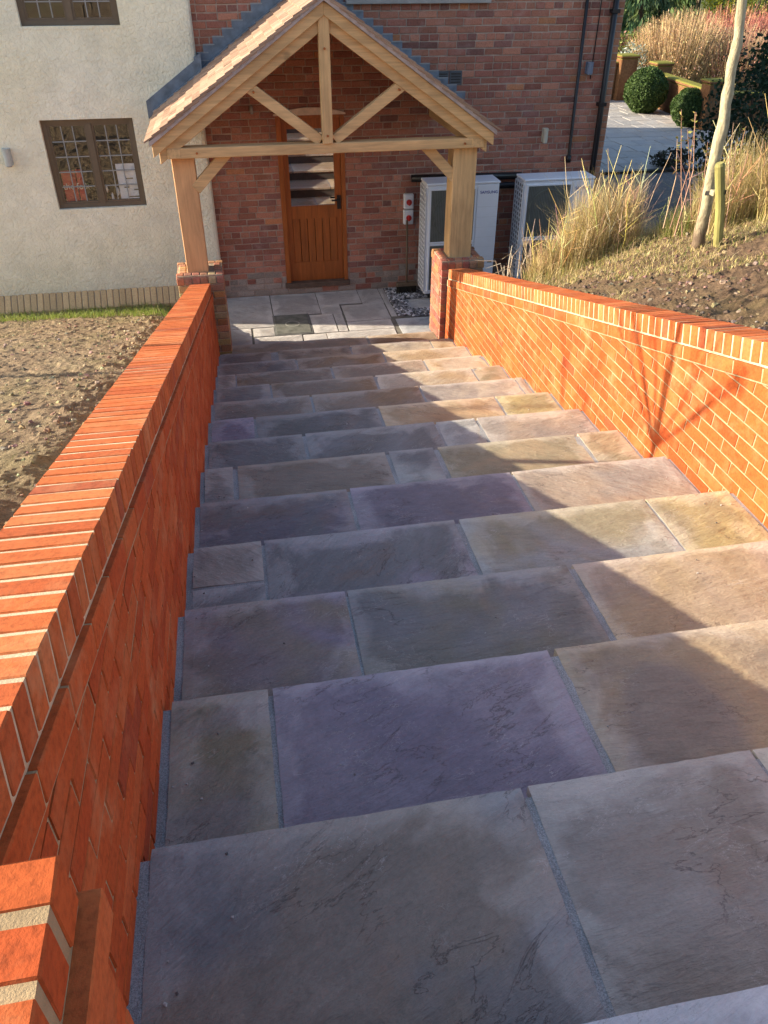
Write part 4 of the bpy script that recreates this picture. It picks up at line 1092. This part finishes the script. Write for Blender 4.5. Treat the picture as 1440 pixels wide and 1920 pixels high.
# leafy shoots
shoot = empty('leafy_shoots', (4.05, 6.35, hr(4.05, 6.35)), 'leafy yellow green shoots rising left of the pale young trunk', 'plant')
b = MB(); bl_ = MB()
for k in range(9):
    p_ = Vector((R.uniform(-.35, .2), R.uniform(-.1, .3), 0)); e = p_+Vector((R.uniform(-.25, .15), R.uniform(-.1, .1), R.uniform(.6, 1.0))); m_ = p_.lerp(e, .5)+Vector((R.uniform(-.08, .08), 0, .05))
    b.tube([p_, m_, e], [.005, .004, .002], 5, R.choice(PINKS), False)
    for q in range(11):
        s_ = m_.lerp(e, R.uniform(.1, 1)); d = Vector((R.uniform(-1, 1), R.uniform(-1, 1), R.uniform(-.4, .7))).normalized(); f = d.cross(Vector((R.uniform(-1, 1), R.uniform(-1, 1), 1))).normalized(); L = R.uniform(.025, .05); col = R.choice([(.25, .25, .06), (.32, .28, .08), (.3, .2, .08)])
        bl_.add([s_, s_+d*L*.5+f*L*.28, s_+d*L, s_+d*L*.5-f*L*.28], [(0, 1, 2, 3)], col)
b.build('stems', M_TWIG, shoot, fixn=False); bl_.build('leaves', M_LEAF, shoot, fixn=False)
# loose clods on both beds
cl = [box_mesh(.03, .024, .018, .006, .004, q) for q in range(5)]
for (nm, zf, n_, xr, yr, cols, lab) in (('soil_clods', hl, 2400, (-3.4, -.60), (2.0, 9.9), ((.23, .165, .11), (.28, .205, .135), (.32, .25, .165)), 'loose clods on the dry soil left of the steps'),
                                  ('soil_clods', hr, 2600, (2.52, 5.2), (2.4, 6.9), ((.11, .075, .05), (.16, .11, .075), (.24, .18, .13)), 'loose clods on the bank right of the steps')):
    b = MB()
    for _ in range(n_):
        x = R.uniform(*xr); y = R.uniform(*yr)
        if R.random() < .45: x = (-.62-R.random()**2*.8) if zf is hl else (2.54+R.random()**2*.8)
        q = R.random()**2.2; c = tuple(v*R.uniform(.8, 1.2) for v in R.choice(cols))
        append_mesh(b, R.choice(cl), Matrix.Translation((x, y, zf(x, y)+.002)) @ Matrix.Rotation(R.uniform(0, 6), 4, 'Z') @ Matrix.Rotation(R.uniform(-.6, .6), 4, 'X') @ Matrix.Scale(.2+q*(1.0 if zf is hl else 1.2), 4), c)
    tag(b.build(nm, mat_brick('clod_soil', True, (.3, .23, .15), .15) if 'clod_soil' not in bpy.data.materials else bpy.data.materials['clod_soil'], fixn=False), lab, 'soil', kind='stuff')
# low turf, kind stuff
b = MB()
def fr_():
    while True:
        x, y = R.uniform(2.75, 6.0), R.uniform(4.2, 7.3); v = noise.noise((x*1.1, y*1.1, 8))+.5*noise.noise((x*4, y*4, 1))+.26*(y-6.0)+.08
        if v > .0: return Vector((x, y, hr(x, y)-.006)), R.uniform(.5, 1.2)
blades(b, 11000, fr_, .10, .0026, 1.4, GREEN+STRAW*2, 2)
def fr2():
    x = R.uniform(2.75, 5.2); y = 7.3-.08*(x-2.6)-abs(R.gauss(0, .22)); return Vector((x, y, hr(x, y)-.01)), R.uniform(.5, 1.2)
blades(b, 3800, fr2, .24, .0024, .9, STRAW*2+GREEN, 3)
tag(b.build('bank_grass', M_GRASS, fixn=False), 'patchy short grass on the right bank', 'grass', kind='stuff')
b = MB()
def fl_():
    while True:
        x, y = R.uniform(-3.3, -.62), R.uniform(9.2, 10.2)
        v = noise.noise((x*1.5, y*2, 2))+(y-9.75)*1.0+.25+(.3 if x > -2.3 else -.05)
        if v > .1: return Vector((x, y, hl(x, y)-.01)), R.uniform(.6, 1.3)
blades(b, 4600, fl_, .10, .0035, .8, [(.20, .28, .04), (.26, .32, .06), (.15, .22, .04), (.34, .34, .12)], 2)
def fl2():
    while True:
        x, y = R.uniform(-3.4, -.62), R.uniform(3.2, 9.9); v = noise.noise((x*1.3, y*1.3, 12))+.5*noise.noise((x*5, y*5, 5))
        if v > .05 and x < -.75: return Vector((x, y, hl(x, y)-.004)), R.uniform(.4, 1)
blades(b, 7000, fl2, .028, .0022, 1.8, [(.34, .30, .13), (.42, .35, .19), (.26, .26, .09), (.36, .29, .17)], 2)
tag(b.build('lawn_grass', M_GRASS, fixn=False), 'sparse grass on the dry soil and along the house plinth', 'grass', kind='stuff')

# ---------------------------------------------------------------- back garden
def leaf_cloud(b, blobs, n, size, cols, asp=1.6, shell=.55, up=0, drop=0, rag=.28, gap=-.28):
    tot = sum(r[0]*r[1]*r[2] for _, r in blobs)
    for c, r_ in blobs:
        k = int(n*r_[0]*r_[1]*r_[2]/tot); sd_ = R.uniform(0, 50)
        for _ in range(k):
            while True:
                v = Vector((R.uniform(-1, 1), R.uniform(-1, 1), R.uniform(-1, 1))); l_ = v.length
                if .05 < l_ <= 1: break
            u = v/l_*(shell+(1-shell)*R.random()**.6); 
            bump_ = 1+rag*noise.noise(v/l_*2.3+Vector((sd_, 0, 0)))
            p_ = Vector(c)+Vector((u.x*r_[0], u.y*r_[1], u.z*r_[2]))*bump_
            if noise.noise(p_*2.1/max(.4, max(r_)*.5)) < gap: continue
            d = Vector((R.uniform(-1, 1), R.uniform(-1, 1), R.uniform(-1, 1)+up-drop)).normalized(); f = d.cross(Vector((R.uniform(-1, 1), R.uniform(-1, 1), R.uniform(-1, 1)))).normalized()
            L = size*R.uniform(.6, 1.3); W = L/asp; q = R.uniform(.7, 1.3); cc = tuple(x*q for x in R.choice(cols))
            b.add([p_-d*L/2, p_+f*W/2, p_+d*L/2, p_-f*W/2], [(0, 1, 2, 3)], cc)
def bush(name, loc, blobs, n, size, cols, label, cat='shrub', stem=None, **k):
    t = empty(name, loc, label, cat); b = MB(); leaf_cloud(b, blobs, n, size, cols, **k)
    b.build('foliage', M_LEAF, t, fixn=False)
    if cat == 'topiary':
        c0, r0 = blobs[0]; bm2 = bmesh.new(); bmesh.ops.create_icosphere(bm2, subdivisions=3, radius=r0[0]*.93); me = bpy.data.meshes.new('core'); bm2.to_mesh(me); bm2.free()
        obj('inner_growth', me, mat_plain('box_inner', (.03, .055, .015), .9, .5, 30, .8) if 'box_inner' not in bpy.data.materials else bpy.data.materials['box_inner'], t, c0)
    b = MB(); hh = blobs[0][0][2]
    for q in range(5):
        a = q*1.26; b.tube([(0, 0, -.3), (math.cos(a)*.1, math.sin(a)*.1, hh*.6), (math.cos(a)*.3, math.sin(a)*.3, hh*1.2)], [.05, .04, .015], 6)
    b.build('stem', M_BARK, t, color=(.1, .07, .05)); return t
BOX = [(.045, .085, .02), (.06, .105, .025), (.035, .07, .02), (.075, .12, .03)]
bush('topiary_ball', (12.0, 23.5, 0), [((0, 0, .58), (.60, .60, .60))], 9000, .06, BOX, 'larger clipped round box ball beside the mossy garden wall', 'topiary', shell=.86, rag=.10, gap=-9)
bush('topiary_ball', (12.15, 21.2, 0), [((0, 0, .46), (.47, .47, .47))], 7000, .055, BOX, 'smaller clipped round box ball in front of the end pillar', 'topiary', shell=.86, rag=.10, gap=-9)
HOL = [(.02, .045, .02), (.03, .06, .028), (.015, .035, .018), (.04, .07, .04)]
bush('evergreen_shrub', (8.95, 13.1, 0), [((0, 0, 1.55), (1.0, 1.0, 1.35)), ((.5, .1, 2.1), (.8, .8, .9)), ((-.3, .2, .9), (.7, .7, .9))], 9000, .085, HOL, 'large dark glossy evergreen shrub at the right edge of the picture')
bush('low_shrub', (9.45, 16.75, 0), [((0, 0, .16), (.5, .3, .22))], 1600, .06, [(.03, .03, .025), (.05, .045, .03), (.03, .04, .02)], 'low dark mound shrub on the edge of the paved terrace')
TAN_ = [(.52, .38, .20), (.58, .44, .24), (.44, .31, .16), (.52, .34, .22)]
def stemmy(name, loc, rx, ry, h, n, cols, label, lean=.3, cat='shrub', arch=.5):
    t = empty(name, loc, label, cat); b = MB()
    for _ in range(n):
        a = R.uniform(0, 6.28); r_ = math.sqrt(R.random()); p_ = Vector((rx*.75*r_*math.cos(a), ry*.75*r_*math.sin(a), 0)); hh = h*R.uniform(.55, 1.05)*(1-.3*r_*r_); o = Vector((math.cos(a)*rx*.3*r_+R.uniform(-.1, .1), math.sin(a)*ry*.3*r_+R.uniform(-.1, .1), 0)); f = Vector((R.uniform(-1, 1), R.uniform(-1, 1), 0)).normalized()*.009
        v = R.uniform(.65, 1.25); col = tuple(c*v for c in R.choice(cols)); vs_ = []
        for s in range(4):
            u = s/3; c_ = p_+o*u*1.3+Vector((R.uniform(-.03, .03), R.uniform(-.03, .03), hh*(u-arch*.3*u*u*u))); vs_ += [c_-f*(1.3-u), c_+f*(1.3-u)]
        b.add(vs_, [(2*s, 2*s+1, 2*s+3, 2*s+2) for s in range(3)], col)
        if R.random() < .8:
            e = p_+o*1.3+Vector((0, 0, hh*(1-arch*.3)))
            for q in range(4):
                s_ = e-Vector((R.uniform(-.1, .1), R.uniform(-.1, .1), R.uniform(0, hh*.5))); d = Vector((R.uniform(-1, 1), R.uniform(-1, 1), R.uniform(-.6, .8))).normalized()*.09; f2 = d.cross(Vector((0, .3, 1))).normalized()*.016
                b.add([s_, s_+d*.5+f2, s_+d, s_+d*.5-f2], [(0, 1, 2, 3)], tuple(c*R.uniform(.8, 1.2) for c in col))
    b.build('stems', M_TWIG, t, fixn=False); return t
stemmy('winter_shrub', (16.0, 29.2, -.3), 1.7, 1.3, 3.0, 4200, TAN_, 'rounded straw coloured winter shrub behind the mossy garden wall')
stemmy('winter_shrub', (17.7, 28.6, -.3), 1.5, 1.2, 2.5, 2400, TAN_[:2]+[(.52, .30, .22), (.50, .24, .18)], 'pinkish brown winter shrub beside the straw coloured shrub')
RED_ = [(.50, .14, .12), (.56, .20, .16), (.44, .14, .12), (.52, .28, .2)]
stemmy('dogwood_shrub', (18.6, 30.6, -.3), 1.6, 1.2, 3.1, 2600, RED_+TAN_[:1], 'red stemmed winter shrub left of the pale young trunk')
stemmy('dogwood_shrub', (20.8, 31.0, -.3), 1.6, 1.2, 3.1, 2600, RED_, 'bright red stemmed winter shrub right of the pale young trunk')
YEL = [(.38, .38, .03), (.30, .33, .03), (.44, .42, .06)]
bush('golden_shrub', (20.6, 34.5, 0), [((0, 0, 2.0), (1.1, .9, 1.3))], 4000, .12, YEL, 'bright yellow green shrub left of the pale young trunk top', asp=2.2)
bush('golden_shrub', (23.0, 36, 0), [((0, 0, 1.9), (1.2, .9, 1.3))], 3500, .12, [(.30, .32, .06), (.36, .34, .08)], 'duller yellow green shrub right of the pale young trunk top', asp=2.2)
CON = [(.05, .10, .045), (.07, .125, .05), (.035, .075, .035), (.10, .15, .06)]
CON2 = [(.10, .16, .05), (.13, .19, .06), (.07, .12, .04), (.17, .22, .08)]
def conifer(x, y, h, w_, cols, label, n=3500):
    t = empty('conifer', (x, y, -.3), label, 'tree'); b = MB()
    for k in range(int(n/9)):
        u = R.random()**.8; a = R.uniform(0, 6.28); r_ = w_*(1-u)**.7*R.uniform(.55, 1.05); p_ = Vector((math.cos(a)*r_, math.sin(a)*r_, .2+u*h)); cc = R.choice(cols); q = R.uniform(.65, 1.3); cc = tuple(c*q for c in cc)
        for s in range(9):
            d = Vector((math.cos(a)*.5+R.uniform(-.4, .4), math.sin(a)*.5+R.uniform(-.4, .4), -.8+R.uniform(-.3, .3))).normalized(); f = d.cross(Vector((R.uniform(-1, 1), R.uniform(-1, 1), .3))).normalized(); L = R.uniform(.22, .5); o = p_+Vector((R.uniform(-.2, .2), R.uniform(-.2, .2), R.uniform(-.2, .2)))
            b.add([o, o+d*L*.5+f*L*.13, o+d*L, o+d*L*.5-f*L*.13], [(0, 1, 2, 3)], cc)
    b.build('crown', M_LEAF, t, fixn=False)
    b = MB(); b.tube([(0, 0, 0), (0, 0, h*.95)], [.16, .03], 8); b.build('trunk', M_BARK, t, color=(.1, .07, .05)); return t
conifer(17.3, 35.5, 5.5, 1.7, CON, 'dark drooping conifer nearest the house corner')
conifer(19.4, 38, 6, 1.9, CON2, 'lighter drooping conifer behind the straw coloured shrub')
conifer(15.2, 36, 5, 1.5, CON, 'dark conifer half hidden by the house corner', 2600)
conifer(22.3, 40, 6.5, 2.2, CON2, 'pale green conifer behind the pink winter shrubs')
conifer(25.6, 41, 6.5, 2.3, CON, 'dark conifer behind the bright red shrub')
conifer(29, 42, 7, 2.5, CON2, 'pale green conifer at the far right behind the red shrubs')
conifer(18.5, 44, 7, 2.4, CON, 'tall dark conifer in the back row behind the lighter conifer')
bush('silver_shrub', (14.0, 28.8, 0), [((0, 0, .75), (.55, .5, .6))], 900, .13, [(.30, .34, .30), (.40, .44, .38), (.16, .2, .14)], 'pale silvery shrub behind the brick pillars', asp=3.5)
bush('mound_shrub', (15.0, 31.3, 0), [((0, 0, .9), (.8, .6, .6))], 1600, .10, [(.22, .25, .06), (.17, .2, .05), (.2, .1, .08)], 'yellow green mound shrub at the foot of the dark conifer')
# mossy brick garden wall
def mat_moss():
    t = Nt('mossy_brick'); p_ = t.pos(); g = t.n('ShaderNodeNewGeometry'); sx = t.n('ShaderNodeSeparateXYZ'); t.l(g.outputs['Normal'], sx.inputs[0])
    c = t.mix(t.ramp(t.noise(p_, 2, 5), [(.35, 0.0), (.65, 1.0)]), (.16, .075, .035), (.20, .11, .055))
    c = t.mix(1, c, t.ramp(t.noise(p_, 18, 5), [(.3, .7), (.7, 1.2)]), 'MULTIPLY')
    up_ = t.ramp(t.math('ADD', sx.outputs[2], t.math('MULTIPLY', t.math('SUBTRACT', t.noise(p_, 5, 5), .5), .9)), [(.3, 0.0), (.7, 1.0)])
    c = t.mix(up_, c, (.17, .165, .035)); return t.fin(c, .9, t.bump(t.noise(p_, 30, 5), .7, .02), .1)
M_MOSS = mat_moss()
gw = empty('old_garden_wall', (12.4, 23, 0), 'old mossy brick garden wall with square pillars beyond the paved terrace', 'wall')
def gpart(name, *bx, **k):
    b = MB(); b.box(*bx); o = b.build(name, M_MOSS, gw, **k); o.matrix_parent_inverse = Matrix.Translation((-12.4, -23, 0)); return o
gpart('wall_run', 8.0, 12.15, 25.9, 26.15, -.3, .98, bevel=.02); gpart('coping', 7.95, 12.2, 25.86, 26.19, .982, 1.07, bevel=.025)
for (x0, x1, y0, y1, h) in ((12.16, 12.72, 25.7, 26.3, 1.17), (12.80, 13.3, 24.6, 25.1, 1.07), (12.25, 12.72, 20.55, 21.0, 1.08)):
    gpart('pillar', x0, x1, y0, y1, -.3, h, bevel=.02); gpart('cap', x0-.04, x1+.04, y0-.04, y1+.04, h+.002, h+.09, bevel=.03)
b = MB(); b.prism([(12.80, 24.6), (13.1, 24.6), (12.75, 20.95), (12.5, 20.95)], -.3, .80, 'z'); o = b.build('wall_run', M_MOSS, gw, bevel=.02); o.matrix_parent_inverse = Matrix.Translation((-12.4, -23, 0))
b = MB(); b.prism([(12.76, 24.6), (13.14, 24.6), (12.79, 20.96), (12.46, 20.96)], .802, .90, 'z'); o = b.build('coping', M_MOSS, gw, bevel=.03); o.matrix_parent_inverse = Matrix.Translation((-12.4, -23, 0))
gpart('wall_run', 12.74, 15.5, 20.6, 20.85, -.3, .85, bevel=.02)
gm2 = MB(); gm2.box(12.95, 40, 20.9, 60, -.32, -.03); tag(gm2.build('garden_bed', M_LAWN), kind='structure')
b = MB(); b.add([(11.0, 20.0, .012), (12.5, 20.0, .012), (12.9, 24.5, .012), (11.9, 25.5, .012), (11.2, 24.6, .012)], [(0, 1, 2, 3, 4)]); tag(b.build('planting_bed', mat_soil('bed_soil', (.06, .05, .03), (.10, .09, .04), (.08, .10, .03), .6)), kind='structure')
# trees uphill behind the viewpoint, seen in the window panes
for (x, y, z, h, w_, nm) in ((-6, -16, 4.3, 8, 3, 'left'), (0, -18, 4.4, 9, 3.2, 'middle'), (6, -16, 4.6, 8, 3, 'right')):
    t = conifer(x, y, h, w_, CON, 'dark conifer uphill behind the viewpoint, the %s one of three' % nm, 3000); t.location.z = z
print('objects', len(bpy.data.objects))
